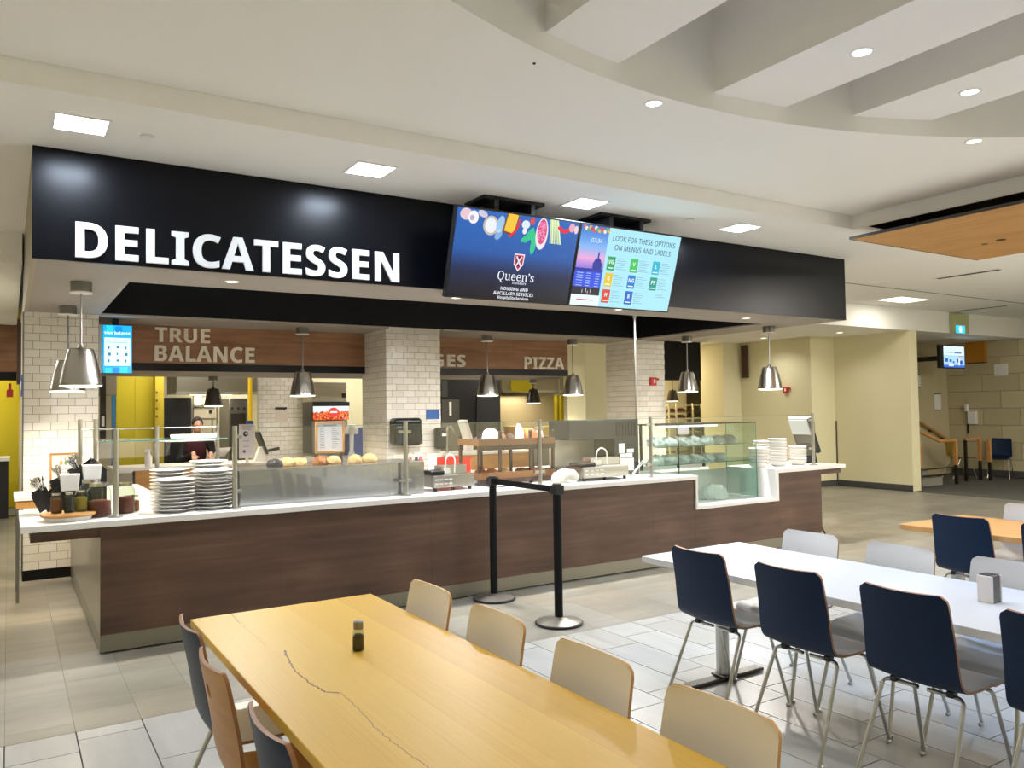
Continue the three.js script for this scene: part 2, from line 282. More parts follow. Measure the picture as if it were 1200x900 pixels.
// ================================================================== SERVING COUNTER
const SL = 0.885, WT = 0.842;
{
  const t = thing('service_counter', 'long serving counter clad in dark wood effect panels with a grey kick plate', 'counter');
  const zb = -0.72;
  // front cladding as sheets with fine joints, stepped down at the display notch
  const sheets = [[0.0, 1.22, WT], [1.22, 2.44, WT], [2.44, 3.66, WT], [3.66, 4.88, WT], [4.88, 5.455, WT], [5.455, 6.72, 0.535], [6.72, 7.48, WT]];
  for (const [a, b, h] of sheets) mesh('front_panel', box(a + 0.0004, b - 0.0004, 0.125, h, -0.018, 0), M.counterWood, t);
  mesh('carcass', [box(0.012, 5.455, 0.125, WT, zb, -0.018), box(5.455, 6.72, 0.125, 0.535, zb, -0.018), box(6.72, 7.47, 0.125, WT, zb, -0.018), box(0.012, 0.55, 0.125, WT, -3.0, zb)], M.white, t);
  const endM = std(0x9b958a, 0.3);
  mesh('end_panel', box(0, 0.012, 0.125, WT, -3.0, -0.018), endM, t);
  mesh('end_panel', box(7.47, 7.48, 0.125, WT, zb, -0.018), M.counterWood, t);
  mesh('kick_plate', [box(0.0, 7.46, 0.012, 0.125, -0.03, -0.006)], M.kick, t);
  mesh('kick_plate', [box(0.0, 0.02, 0.012, 0.125, -3.0, -0.03)], M.kick, t);
  mesh('plinth', [box(0.03, 7.44, 0, 0.125, zb + 0.02, -0.035), box(0.03, 0.5, 0, 0.125, -2.98, zb)], M.blackMatte, t);
  mesh('apron', [box(-0.40, 0, 0.775, WT, -0.03, -0.012), box(-0.40, -0.38, 0.775, WT, -1.0, -0.03)], M.counterWood, t);
  mesh('apron', [box(7.48, 7.86, 0.785, WT, -0.03, -0.012), box(7.84, 7.86, 0.785, WT, -0.6, -0.03)], M.counterWood, t);
}
{
  const t = thing('worktop', 'white stone worktop running along the serving counter with a stepped notch', 'worktop');
  mesh('slab', [rbox(0, 5.48, WT, SL, -0.76, 0.022, 0.004), rbox(-0.455, 0.001, WT, SL, -1.06, 0.022, 0.004), rbox(6.695, 7.91, WT, SL, -0.76, 0.022, 0.004), rbox(0, 0.6, WT, SL, -3.0, -0.759, 0.004)], M.stone, t);
  mesh('notch_lining', [box(5.455, 5.482, 0.535, WT, -0.72, 0.02), box(6.695, 6.722, 0.535, WT, -0.72, 0.02), box(5.482, 6.695, 0.535, 0.562, -0.72, 0.02), box(5.482, 6.695, 0.562, 0.86, -0.74, -0.72)], M.stone, t);
}
{ // small ledge table fixed in front of the corridor column
  const a = onY(17, 583, 0.9), t = thing('ledge_table', 'small white topped side table with a wooden edge beside the corridor', 'table');
  mesh('top', rbox(-0.48, -0.001, 0.865, 0.9, -2.7, -2.05, 0.004), M.stone, t);
  mesh('edge_rail', box(-0.465, -0.001, 0.80, 0.865, -2.69, -2.065), M.oak, t);
  for (const [x, z] of [[-0.45, -2.08], [-0.45, -2.66]]) mesh('leg', box(x - 0.012, x + 0.012, 0, 0.80, z - 0.012, z + 0.012), M.steelDark, t);
}
// ================================================================== GLASS GUARDS
const zg = -0.14;
{
  const t = thing('sneeze_guard', 'clear glass guard held by round steel posts along the worktop', 'glass guard');
  const xs = [[136, 502], [275, 499], [475, 495], [632, 493], [762, 489], [952, 485]].map(([a, b]) => onZ(a, b, zg).x);
  xs.forEach((x, i) => { const p = mesh('post', [cyl(x, SL, 1.495, zg, 0.019), cyl(x, SL, SL + 0.008, zg, 0.045)], M.steel, t); });
  const panes = [[1, 2, 0.93, 1.475], [2, 3, 0.93, 1.475], [3, 4, 0.93, 1.475], [4, 5, 1.0, 1.475]];
  for (const [i, j, y0, y1] of panes) { const x0 = xs[i] + 0.03, x1 = xs[j] - 0.03; const pn = mesh('pane', box(x0, x1, y0, y1, zg - 0.003, zg + 0.003), M.glass, t); mesh('top_edge', box(x0, x1, y1, y1 + 0.003, zg - 0.004, zg + 0.004), M.glassEdge, pn); for (const x of [x0, x1]) for (const y of [y0 + 0.08, y1 - 0.06]) mesh('clip', rbox(x - 0.035, x + 0.02, y - 0.012, y + 0.012, zg - 0.012, zg + 0.012, 0.003), M.steel, pn); }
}
{ // inner guard over the serving wells with a glass shelf and a strip lamp
  const zi = -0.98, t = thing('food_shield', 'steel framed glass shelf with a white strip lamp behind the plate stacks', 'glass guard');
  const px = [94, 112, 184, 255].map((p) => onZ(p, 505, zi).x);
  px.forEach((x, i) => mesh('post', cyl(x, i === 3 ? 0.93 : SL, i < 2 ? 1.56 : 1.50, zi, 0.016), M.steel, t));
  mesh('shelf_glass', box(px[1], px[3] + 0.02, 1.385, 1.393, zi - 0.02, zi + 0.26), M.glass, t);
  mesh('shelf_edge', box(px[1], px[3] + 0.02, 1.384, 1.394, zi + 0.26, zi + 0.264), M.glassEdge, t);
  mesh('rail', [bar([px[0], 1.48, zi], [px[3], 1.48, zi], 0.006), bar([px[2], 1.37, zi], [px[3], 1.37, zi], 0.008)], M.steel, t);
  const a = onZ(201, 511, zi + 0.1).x, b = onZ(252, 511, zi + 0.1).x;
  mesh('strip_lamp', rbox(a, b, 1.395, 1.425, zi + 0.04, zi + 0.16, 0.008), new THREE.MeshStandardMaterial({ color: 0xeeeeee, emissive: 0xfff4e0, emissiveIntensity: 0.7 }), t);
  mesh('sloped_glass', uvBox(new THREE.BoxGeometry(0.5, 0.006, 0.30).rotateX(-0.55).translate(px[1] + 0.26, 1.33, zi + 0.14)), M.glass, t);
}
// ================================================================== PLATES
const plateG = lathe([[0, 0.004], [0.062, 0.004], [0.07, 0], [0.076, 0.003], [0.098, 0.016], [0.119, 0.021], [0.1208, 0.0235], [0.118, 0.0265], [0.09, 0.02], [0.07, 0.010], [0, 0.010]], 28);
const bowlG = lathe([[0, 0.004], [0.05, 0.004], [0.054, 0], [0.06, 0.002], [0.084, 0.018], [0.1, 0.04], [0.104, 0.052], [0.1055, 0.056], [0.102, 0.058], [0.098, 0.052], [0.08, 0.026], [0.05, 0.011], [0, 0.011]], 28);
function dishStack(name, g, x, z, n, s, dy, label, cat, group, jit) { for (let k = 0; k < n; k++) { const o = mesh(name, g, M.plate); o.position.set(x + rr(-jit, jit), SL + k * dy, z + rr(-jit, jit)); o.scale.set(s, 1, s); tag(o, label, cat, group); } }
{
  const L = ' of white dinner plates beside the spice jars', G = 'dinner plates stacked beside the jars', q = (px, z) => onZ(px, 590, z).x;
  const st = (px, z, n, r, which) => dishStack('dinner_plate', plateG, q(px, z), z, n, r / 0.12, 0.0262, which, 'plate', G + ', ' + which.slice(-24), 0.004);
  st(204, -0.24, 9, 0.148, 'white dinner plate in the shorter front stack beside the spice jars');
  st(249, -0.25, 11, 0.142, 'white dinner plate in the front stack touching the guard post');
  st(199, -0.56, 11, 0.142, 'white dinner plate in the rear stack behind the shorter front stack');
  st(245, -0.56, 13, 0.142, 'white dinner plate in the tallest rear stack of plates');
  const bw = (px, z, n, which) => dishStack('soup_bowl', bowlG, onZ(px, 535, z).x, z, n, 1, 0.033, which, 'bowl', 'soup bowls, ' + which.slice(0, 44), 0.004);
  bw(912, -0.30, 9, 'white soup bowl in the tall front stack beside the register'); bw(935, -0.29, 6, 'white soup bowl in the low stack closest to the register'); bw(888, -0.31, 6, 'white soup bowl in the front stack against the display case'); bw(893, -0.57, 8, 'white soup bowl in the rear stack behind the display case corner');
}
// ================================================================== JARS, CUTLERY BINS, BOARD
function jar(px, pz, r, h, fill, fillH, label, y = SL, lid = M.chrome) {
  const x = typeof px === 'number' ? px : px.x, t = thing('glass_jar', label, 'jar', [x, y, pz]);
  mesh('glass_body', lathe([[0, 0.002], [r * 0.93, 0.002], [r, 0.02], [r, h * 0.72], [r * 0.92, h * 0.82], [r * 0.72, h * 0.87], [r * 0.72, h * 0.93]], 24), M.jarGlass, t);
  mesh('contents', lathe([[0, 0.006], [r * 0.9, 0.006], [r * 0.93, 0.02], [r * 0.93, fillH * h], [r * 0.6, fillH * h + 0.01], [0, fillH * h + 0.006]], 20), fill, t);
  if (lid) mesh('lid', [cyl(0, h * 0.9, h, 0, r * 0.78, r * 0.78, 24)], lid, t);
  return t;
}
const crumb = (a, b, s) => std(0xffffff, 0.85, { map: greyNoise(a, b, 24, 24, s, 6, 6, 128, 2), bumpMap: seamTex, bumpScale: 0.003 });
const spice1 = crumb([96, 46, 14], [190, 112, 52], 3), spice2 = crumb([28, 26, 24], [70, 64, 58], 4), spice3 = crumb([168, 134, 40], [222, 192, 92], 5), spice4 = crumb([70, 26, 18], [158, 74, 46], 6);
{
  const c = onY(78, 606, SL), t = thing('serving_board', 'round wooden lazy susan board on a white base under the spice shakers', 'board', [c.x - 0.0, SL, -0.2]);
  mesh('base', cyl(0, 0, 0.028, 0, 0.135, 0.15, 32), M.white, t); mesh('board', lathe([[0, 0.028], [0.16, 0.028], [0.165, 0.034], [0.165, 0.044], [0.16, 0.049], [0, 0.049]], 40), M.oak, t);
  const yb = SL + 0.049;
  jar(onZ(66, 590, -0.2).x, -0.2, 0.036, 0.135, spice1, 0.68, 'glass shaker of red brown spice on the round board', yb);
  jar(onZ(81, 590, -0.2).x, -0.18, 0.034, 0.135, spice2, 0.74, 'glass shaker of black pepper on the round board', yb);
  jar(onZ(95, 590, -0.2).x, -0.22, 0.042, 0.145, spice3, 0.62, 'glass shaker of yellow seasoning on the round board', yb);
  jar(onZ(116, 600, -0.24).x, -0.24, 0.078, 0.235, spice4, 0.46, 'tall glass jar of dried chillies behind the guard post', SL);
  jar(onZ(137, 600, -0.25).x + 0.055, -0.33, 0.07, 0.22, spice4, 0.5, 'tall glass jar of dark dried fruit between the chilli jar and the plates', SL);
  jar(onZ(107, 590, -0.43).x, -0.43, 0.075, 0.25, std(0x8c9a98, 0.6), 0.2, 'tall glass jar with a metal lid in front of the cutlery bins', SL);
  jar(onZ(158, 588, -0.42).x, -0.42, 0.032, 0.12, spice1, 0.62, 'small lidded jar of brown granules beside the plates', SL);
  jar(onZ(150, 588, -0.5).x, -0.5, 0.03, 0.11, spice3, 0.4, 'small pale jar half hidden beside the brown granules', SL);
}
{
  const t = thing('cutlery_caddy', 'black stepped cutlery caddy rising beside the glass jars', 'caddy', [-0.01, SL + 0.003, -0.72]);
  // black open bins climbing along the worktop, tilted towards the overhang
  const bin = (x, y) => merge([box(-0.055, 0.055, -0.07, -0.06, -0.11, 0.11), box(-0.055, -0.047, -0.06, 0.06, -0.11, 0.11), box(0.047, 0.055, -0.06, 0.08, -0.11, 0.11), box(-0.047, 0.047, -0.06, 0.07, -0.11, -0.102), box(-0.047, 0.047, -0.06, 0.07, 0.102, 0.11)]).rotateZ(0.42).translate(x, y, 0);
  const B = [[-0.30, 0.10], [-0.185, 0.175], [-0.07, 0.25]];
  for (const [x, y] of B) mesh('bin', bin(x, y), M.plastic, t);
  mesh('side_panel', poly([[-0.27, 0], [0.10, 0], [0.10, 0.30], [0.02, 0.38], [-0.27, 0.14]], 0.01, 0.002).translate(0, 0, 0.112), M.plastic, t);
  mesh('side_panel', poly([[-0.27, 0], [0.10, 0], [0.10, 0.30], [0.02, 0.38], [-0.27, 0.14]], 0.01, 0.002).translate(0, 0, -0.122), M.plastic, t);
  mesh('back_panel', uvBox(new THREE.BoxGeometry(0.01, 0.13, 0.23).rotateZ(0.78).translate(0.055, 0.335, 0)), M.plastic, t);
  for (const [x, y] of [[-0.14, 0.17], [-0.0, 0.23]]) mesh('white_insert', merge([poly([[-0.05, 0], [0.05, 0], [0.06, 0.11], [-0.06, 0.11]], 0.09, 0.003)]).translate(x, y, 0.128), M.plate, t);
  const fork = merge([new THREE.BoxGeometry(0.012, 0.12, 0.003), lathe([[0, 0], [0.012, 0.02], [0.009, 0.045], [0, 0.055]], 8).scale(1, 1, 0.35).translate(0, 0.055, 0)].map(clean));
  for (let k = 0; k < 24; k++) { const b = k % 3, o = mesh('fork', fork, M.chrome); o.position.set(B[b][0] - 0.02 + rr(-0.015, 0.015), SL + B[b][1] + 0.055 + rr(0, 0.02), -0.72 + rr(-0.085, 0.085)); o.rotation.set(rr(-0.35, 0.35), rr(-1.2, 1.2), 0.42 + rr(-0.3, 0.3)); tag(o, 'steel utensil standing in the black cutlery caddy', 'utensil', 'utensils in the cutlery caddy'); }
}
{ // framed notice leaning at the column
  const a = onZ(58, 531, -2.9), b = onZ(94, 560, -2.9), t = thing('framed_notice', 'oak framed printed notice standing by the tiled column', 'sign', [0, 0, -2.4]);
  const p0 = onZ(58, 531, -2.4), p1 = onZ(94, 565, -2.4), y0 = 0.9, y1 = p0.y;
  const f = 0.018, x0 = p0.x, x1 = p1.x;
  mesh('frame', [box(x0, x0 + f, y0, y1, 0, 0.02), box(x1 - f, x1, y0, y1, 0, 0.02), box(x0 + f, x1 - f, y1 - f, y1, 0, 0.02), box(x0 + f, x1 - f, y0, y0 + f, 0, 0.02)], M.oak, t);
  mesh('print', new THREE.PlaneGeometry(x1 - x0 - 2 * f, y1 - y0 - 2 * f).translate((x0 + x1) / 2, (y0 + y1) / 2, 0.008), canvasMat(256, 256, (c) => { c.fillStyle = '#f2efec'; c.fillRect(0, 0, 256, 256); c.fillStyle = '#d5b04a'; c.beginPath(); c.arc(90, 60, 16, 0, 7); c.fill(); c.fillStyle = '#8fae6a'; c.beginPath(); c.arc(135, 60, 16, 0, 7); c.fill(); c.fillStyle = '#3b4a6a'; c.beginPath(); c.arc(180, 60, 18, 0, 7); c.fill(); c.fillStyle = '#b9b4ae'; for (let i = 0; i < 5; i++) c.fillRect(60, 105 + i * 22, 140, 6); }), t);
}
// ================================================================== COLD WELL WITH ITS STEEL FRONT, BREAD AND MENU EASEL
{
  const a = onZ(281, 552, -0.2).x, b = onZ(497, 541, -0.2).x, t = thing('cold_well', 'brushed steel food well with a mitred front panel on the worktop', 'food well');
  mesh('front_panel', rbox(a, b, SL + 0.001, 1.15, -0.225, -0.2, 0.004), std(0xb9bcc0, 0.22, { metalness: 1 }), t);
  mesh('rim', [box(a, b, 1.15, 1.158, -0.72, -0.2)], std(0xc4c6c8, 0.25, { metalness: 1 }), t);
  mesh('tub', [box(a, a + 0.02, SL + 0.001, 1.15, -0.72, -0.225), box(b - 0.02, b, SL + 0.001, 1.15, -0.72, -0.225), box(a, b, SL + 0.001, 1.15, -0.74, -0.72)], M.steelDark, t);
  mesh('corner_trim', box(a + (b - a) * 0.79, a + (b - a) * 0.80, SL + 0.01, 1.145, -0.199, -0.197), M.chrome, t);
}
function lump(name, x, y, z, sx, sy, sz, m, label, category, group, s, rough = 0.25, parent) {
  const g = new THREE.IcosahedronGeometry(1, 4), p = g.attributes.position, v = new THREE.Vector3();
  for (let i = 0; i < p.count; i++) { v.fromBufferAttribute(p, i); const n = fbm((v.x + 1) / 2.01, (v.y + 1) / 2.01 + v.z * 0.31 + 0.4, 5, 5, s, 3) + 0.5 * fbm((v.z + 1) / 2.01, (v.x + 1) / 2.01, 11, 11, s + 5, 2); const k = 1 + rough * (n - 0.75); if (v.y < -0.35) v.y = -0.35; p.setXYZ(i, v.x * k * sx, (v.y + 0.35) * k * sy, v.z * k * sz); }
  g.computeVertexNormals(); const o = mesh(name, toCreasedNormals(g, 0.7), m, parent); o.position.set(x, y, z); if (!parent) tag(o, label, category, group); return o;
}
const breadM = crumb([176, 138, 84], [232, 204, 150], 12), crust = crumb([110, 62, 30], [190, 128, 74], 14), wrapM = new THREE.MeshPhysicalMaterial({ color: 0xdcdcd8, roughness: 0.3, clearcoat: 0.6, clearcoatRoughness: 0.2, bumpMap: dataTex(256, (u, v) => { const n = Math.abs(fbm(u, v, 10, 10, 61, 4) - 0.5) * 900; return [n, n, n]; }, false, 3, 3), bumpScale: 0.012 });
for (const [px, m] of [[322, M.dark], [337, breadM], [351, breadM], [375, crust], [391, breadM], [416, breadM], [433, breadM]]) { const p = onZ(px, 542, -0.45); lump('bread_roll', p.x, 1.16, -0.45, rr(0.056, 0.066), rr(0.042, 0.055), rr(0.055, 0.07), m, m === M.dark ? 'dark wrapped bundle lying among the bread rolls' : m === crust ? 'brown crusted bread roll on the steel food well' : 'pale bread roll in the heap on the steel food well', 'bread', 'bread on the food well', px, 0.3); }
{
  const z = -0.5, p0 = onZ(369, 494, z), p1 = onZ(403, 530, z), t = thing('menu_easel', 'wood framed paper menu standing on an easel on the food well', 'menu');
  const f = 0.016;
  mesh('frame', [box(p0.x, p0.x + f, p1.y, p0.y, z, z + 0.02), box(p1.x - f, p1.x, p1.y, p0.y, z, z + 0.02), box(p0.x + f, p1.x - f, p0.y - f, p0.y, z, z + 0.02), box(p0.x + f, p1.x - f, p1.y, p1.y + f, z, z + 0.02)], M.oak, t);
  mesh('sheet', new THREE.PlaneGeometry(p1.x - p0.x - 2 * f, p0.y - p1.y - 2 * f).translate((p0.x + p1.x) / 2, (p0.y + p1.y) / 2, z + 0.01), canvasMat(256, 288, (c) => { c.fillStyle = '#dfe1e4'; c.fillRect(0, 0, 256, 288); c.fillStyle = '#7e8288'; c.fillRect(60, 16, 136, 9); for (let i = 0; i < 11; i++) { c.fillRect(26, 58 + i * 19, 40 + (i * 37) % 36, 5); c.fillRect(146, 58 + i * 19, 40 + (i * 53) % 40, 5); } }), t);
  for (const x of [p0.x + 0.02, p1.x - 0.02]) mesh('leg', box(x - 0.012, x + 0.012, 1.158, p1.y + 0.02, z - 0.03, z - 0.008), M.gunmetal, t);
}
// ================================================================== STEEL DISPENSERS WITH CURVED HANDLES
function slicer(px0, px1, z, label) {
  const x0 = onZ(px0, 565, z).x, x1 = onZ(px1, 565, z).x, w = x1 - x0, t = thing('condiment_tray', label, 'tray', [x0, SL, z - 0.14]);
  mesh('body', rbox(0, w, 0.03, 0.135, -0.14, 0.14, 0.006), M.steel, t);
  mesh('back_bin', rbox(w * 0.35, w, 0.135, 0.21, -0.13, 0.0, 0.005), M.steel, t);
  for (let r = 0; r < 2; r++) for (let k = 0; k < 4; k++) mesh('label_plate', box(0.015 + k * w * 0.11, 0.015 + k * w * 0.11 + w * 0.085, 0.058 + r * 0.035, 0.072 + r * 0.035, 0.14, 0.143), M.paper, t);
  mesh('tag_card', box(w * 0.42, w * 0.58, 0.14, 0.19, 0.001, 0.004), M.paper, t);
  for (const x of [0.03, w * 0.5, w - 0.03]) mesh('foot', cyl(x, 0, 0.03, 0.11, 0.016), M.plastic, t);
  mesh('handle', tube([[w * 0.62, 0.15, 0.06], [w * 0.62, 0.27, 0.06], [w * 0.52, 0.31, 0.05], [w * 0.42, 0.27, 0.05], [w * 0.4, 0.16, 0.05]], 0.007, 24, 8, false, 0.5), M.white, t);
  const c = mesh('black_cover', rbox(0.0, w * 0.33, 0.135, 0.175, -0.1, 0.1, 0.012), M.plastic, t);
}
slicer(508, 556, -0.26, 'steel tray unit with white label plates between the food well and the rack');
slicer(684, 737, -0.17, 'steel tray unit with white label plates in front of the black merchandiser');
{ const p = onY(668, 566, SL); lump('cloth', p.x, SL, -0.24, 0.13, 0.10, 0.09, std(0xcfccc4, 0.8), 'crumpled white cloth beside the steel tray unit', 'cloth', null, 77, 0.5); }
{ // phone charging cable on the counter between the trays
  const a = onY(560, 571, SL); tag(mesh('black_cable', tube([[a.x, SL + 0.02, -0.3], [a.x + 0.08, SL + 0.006, -0.2], [a.x + 0.2, SL + 0.006, -0.22], [a.x + 0.3, SL + 0.03, -0.3]], 0.005, 20, 6), M.plastic), 'black cable lying on the worktop behind the queue posts', 'cable');
}
// ================================================================== TWO-TIER WOODEN BREAD RACK
{
  const z = -0.42, x0 = onZ(561, 510, z).x, x1 = onZ(650, 510, z).x, w = x1 - x0, d = 0.40, t = thing('bread_rack', 'dark wooden two tier rack of baked goods behind the queue posts', 'rack', [x0, SL, z - d]);
  const br = std(0x3a2418, 0.45), tray = std(0x7c5734, 0.5);
  for (const zz of [0.02, d - 0.02]) for (const x of [0.012, w * 0.28, w * 0.68, w - 0.012]) mesh('upright', rbox(x - 0.013, x + 0.013, 0, zz > 0.2 ? 0.50 : 0.46, zz - 0.015, zz + 0.015, 0.004), br, t);
  for (const y of [0.06, 0.37]) { mesh('tier_board', box(0, w, y, y + 0.014, 0.0, d), tray, t); mesh('tier_front', box(0, w, y, y + 0.06, d - 0.006, d + 0.006), tray, t); mesh('tier_rail', [box(0, w, y - 0.045, y - 0.0, d - 0.012, d + 0.004)], br, t); mesh('tier_side', [box(-0.004, 0.008, y, y + 0.06, 0, d), box(w - 0.008, w + 0.004, y, y + 0.06, 0, d)], tray, t); }
  const items = [[0.12, 0.44, crust, 0.058], [0.26, 0.44, crust, 0.058], [0.41, 0.44, breadM, 0.055], [0.77, 0.44, std(0xc07a58, 0.6), 0.05], [0.89, 0.44, breadM, 0.05], [0.64, 0.44, crust, 0.05]];
  const names = ['brown crusted loaf', 'dark baked loaf', 'pale bun', 'pink wrapped pastry', 'golden bun', 'small brown loaf'];
  items.forEach(([f, , m, s], i) => lump('bakery_item', x0 + f * w, SL + 0.076, z - 0.14, s, s * 0.95, 0.09, m, names[i] + ' on the lower tier of the wooden rack', 'bread', null, 200 + i, 0.3));
  const top = [[0.07, std(0x39406a, 0.5), 'navy packet'], [0.23, M.paper, 'white paper wrapped loaf'], [0.38, std(0x6b4a2e, 0.6), 'brown boxed pastry'], [0.48, std(0x4a3328, 0.6), 'dark boxed pastry'], [0.70, std(0xe08030, 0.55), 'orange packet'], [0.79, std(0xd86a3a, 0.55), 'red orange packet'], [0.61, M.paper, 'white cup of packets'], [0.88, std(0xd8b8b0, 0.6), 'pale pink packet']];
  top.forEach(([f, m, n], i) => lump('bakery_packet', x0 + f * w, SL + 0.384, z - 0.12, [0.05, 0.09, 0.04, 0.036, 0.038, 0.038, 0.036, 0.038][i], [0.05, 0.11, 0.07, 0.07, 0.1, 0.09, 0.14, 0.09][i], 0.06, m, n + ' on the upper tier of the wooden rack', 'packet', null, 300 + i, 0.2));
}
// ================================================================== BLACK MERCHANDISER
{
  const z = -0.47, x0 = onZ(667, 500, z).x, x1 = onZ(748, 500, z).x, w = x1 - x0, t = thing('heated_merchandiser', 'black hooded merchandiser with a steel back and white label cards', 'merchandiser', [x0, SL, z - 0.36]);
  mesh('hood', rbox(0, w, 0.385, 0.585, 0, 0.36, 0.006), std(0x121419, 0.55), t);
  mesh('side_unit', rbox(w * 0.635, w, 0, 0.385, 0, 0.36, 0.006), std(0x0c0d10, 0.5), t);
  mesh('back_panel', box(0.0, w * 0.635, 0.02, 0.385, 0.0, 0.02), std(0xc6c1b6, 0.35, { metalness: 0.35 }), t);
  mesh('deck', box(0, w * 0.635, 0, 0.02, 0, 0.34), M.steelDark, t);
  for (let i = 0; i < 7; i++) mesh('vent_slot', box(w * 0.66 + i * w * 0.045, w * 0.66 + i * w * 0.045 + 0.022, 0.41, 0.555, 0.36, 0.3615), M.blackMatte, t);
  for (const [a, b, c, d] of [[0.70, 0.79, 0.235, 0.335], [0.82, 0.92, 0.235, 0.275], [0.72, 0.90, 0.185, 0.23], [0.71, 0.92, 0.05, 0.18]]) mesh('label_card', box(w * a, w * b, c, d, 0.36, 0.363), M.paper, t);
  const tg = thing('serving_tongs', 'steel serving tongs leaning against the black merchandiser', 'tongs');
  mesh('arm', bar([x0 + w * 0.80, SL + 0.01, z + 0.09], [x0 + w * 1.04, SL + 0.15, z + 0.02], 0.007), M.steel, tg); mesh('arm', bar([x0 + w * 0.80, SL + 0.01, z + 0.10], [x0 + w * 1.05, SL + 0.145, z + 0.04], 0.006), M.steel, tg);
}
// ================================================================== GLASS DISPLAY CASE
{
  const zf = -0.25, zb = -0.70, x0 = 5.2, x1 = 6.68, t = thing('display_case', 'glass display case of wrapped food set into the counter notch', 'display case');
  const e = 0.006;
  mesh('pane', box(x0, 5.48, SL + 0.002, 1.40, zf - e, zf), M.tint, t); mesh('pane', box(5.486, x1, 0.565, 1.40, zf - e, zf), M.tint, t);
  mesh('pane', box(x1 - e, x1, 0.565, 1.40, zb, zf - e), M.tint, t); mesh('pane', box(x0, x0 + e, SL + 0.002, 1.40, zb, zf - e), M.tint, t);
  mesh('joint', [box(5.48, 5.486, SL, 1.40, zf - 0.008, zf + 0.001)], M.gunmetal, t);
  mesh('glass_edge', [box(x1 - 0.004, x1 + 0.003, 0.565, 1.40, zf - 0.002, zf + 0.003), box(x1 - 0.004, x1 + 0.003, 0.565, 1.40, zb - 0.003, zb + 0.002)], M.glassEdge, t);
  mesh('top', box(x0, x1, 1.40, 1.412, zb - 0.01, zf + 0.004), M.gunmetal, t);
  mesh('lamp_tube', box(x0 + 0.04, 6.1, 1.375, 1.395, zf - 0.06, zf - 0.03), new THREE.MeshStandardMaterial({ color: 0xeeeeee, emissive: 0xf2fbff, emissiveIntensity: 1.0 }), t);
  const lt = new THREE.RectAreaLight(0xf2fbff, 20, 1.0, 0.03); lt.position.set(5.58, 1.37, zf - 0.045); lt.lookAt(5.58, 0, zf - 0.12); scene.add(lt);
  for (const y of [1.165, 0.975]) { mesh('shelf', box(x0 + 0.01, x1 - 0.02, y, y + 0.008, zb + 0.02, zf - 0.04), M.tint, t); mesh('shelf_edge', box(x0 + 0.01, x1 - 0.02, y, y + 0.008, zf - 0.04, zf - 0.037), M.glassEdge, t); }
  for (const x of [5.35, 5.9, 6.3]) mesh('bracket', box(x - 0.014, x + 0.014, 0.9, 1.40, zb - 0.005, zb + 0.012), M.gunmetal, t);
  mesh('price_card', box(5.47, 5.64, 1.30, 1.375, zf + 0.001, zf + 0.003), canvasMat(128, 64, (c) => { c.fillStyle = '#e3dde4'; c.fillRect(0, 0, 128, 64); c.fillStyle = '#222'; c.beginPath(); c.arc(26, 36, 13, 0, 7); c.fill(); c.fillStyle = '#8a8590'; c.fillRect(50, 22, 66, 5); c.fillRect(50, 36, 50, 5); }), t);
  const wr = []; for (let k = 0; k < 7; k++) wr.push([5.31 + k * 0.188, 1.173, 0.088]); for (let k = 0; k < 6; k++) wr.push([5.31 + k * 0.188, 0.983, 0.088]);
  wr.forEach(([x, y, s], i) => lump('wrapped_sandwich', x, y, -0.43, s, s * 0.78, 0.1, wrapM, y > 1.1 ? 'film wrapped white bundle on the top shelf of the display case' : 'film wrapped white bundle on the middle shelf of the display case', 'wrapped food', y > 1.1 ? 'bundles on the top shelf' : 'bundles on the middle shelf', 400 + i, 0.55));
  lump('wrapped_sandwich', 6.14, 0.563, -0.42, 0.2, 0.13, 0.14, wrapM, 'large film wrapped bundle on the low ledge of the display case', 'wrapped food', null, 431, 0.5);
  lump('wrapped_sandwich', 5.72, 0.563, -0.44, 0.14, 0.06, 0.12, wrapM, 'flat film wrapped bundle on the low ledge of the display case', 'wrapped food', null, 433, 0.5);
}
// ================================================================== REGISTER AT THE COUNTER END
{
  const z = -0.42, p = onZ(945, 545, z), t = thing('register', 'tilted black touch screen register seen from behind at the counter end', 'register', [p.x, SL, z]);
  const g = (w, h, d, tx, ty, a) => uvBox(new RoundedBoxGeometry(w, h, d, 2, 0.008).rotateZ(a).translate(tx, ty, 0));
  mesh('screen', g(0.05, 0.46, 0.30, -0.02, 0.34, 0.42), M.plastic, t);
  mesh('screen_back', g(0.02, 0.2, 0.27, -0.105, 0.44, 0.42), std(0x9aa2a2, 0.35), t);
  mesh('top_cap', g(0.13, 0.03, 0.28, -0.07, 0.555, 0.05), M.white, t);
  mesh('stand', poly([[-0.02, 0], [0.13, 0], [0.05, 0.28], [0.0, 0.26]], 0.12, 0.004).translate(0, 0, -0.06), M.plastic, t);
  mesh('card_reader', g(0.10, 0.05, 0.08, 0.17, 0.16, -0.5), M.gunmetal, t);
}
{ // thin rod from the soffit ring and the leaning stick at the counter end
  const p = onY(742, 370, 2.61), q = thing('support_rod', 'thin vertical steel rod dropping from the black fascia soffit', 'rod');
  mesh('rod', cyl(p.x, SL, 2.612, -0.745, 0.012), M.steel, q); mesh('collar', cyl(p.x, 2.58, 2.612, -0.745, 0.02), M.steel, q);
  const a = onZ(964, 595, -0.1), s = thing('wooden_stick', 'thin dark stick leaning against the counter end panel', 'stick');
  mesh('shaft', bar([7.52, 0.46, -0.2], [7.70, 0.006, -0.1], 0.009), M.gunmetal, s);
}

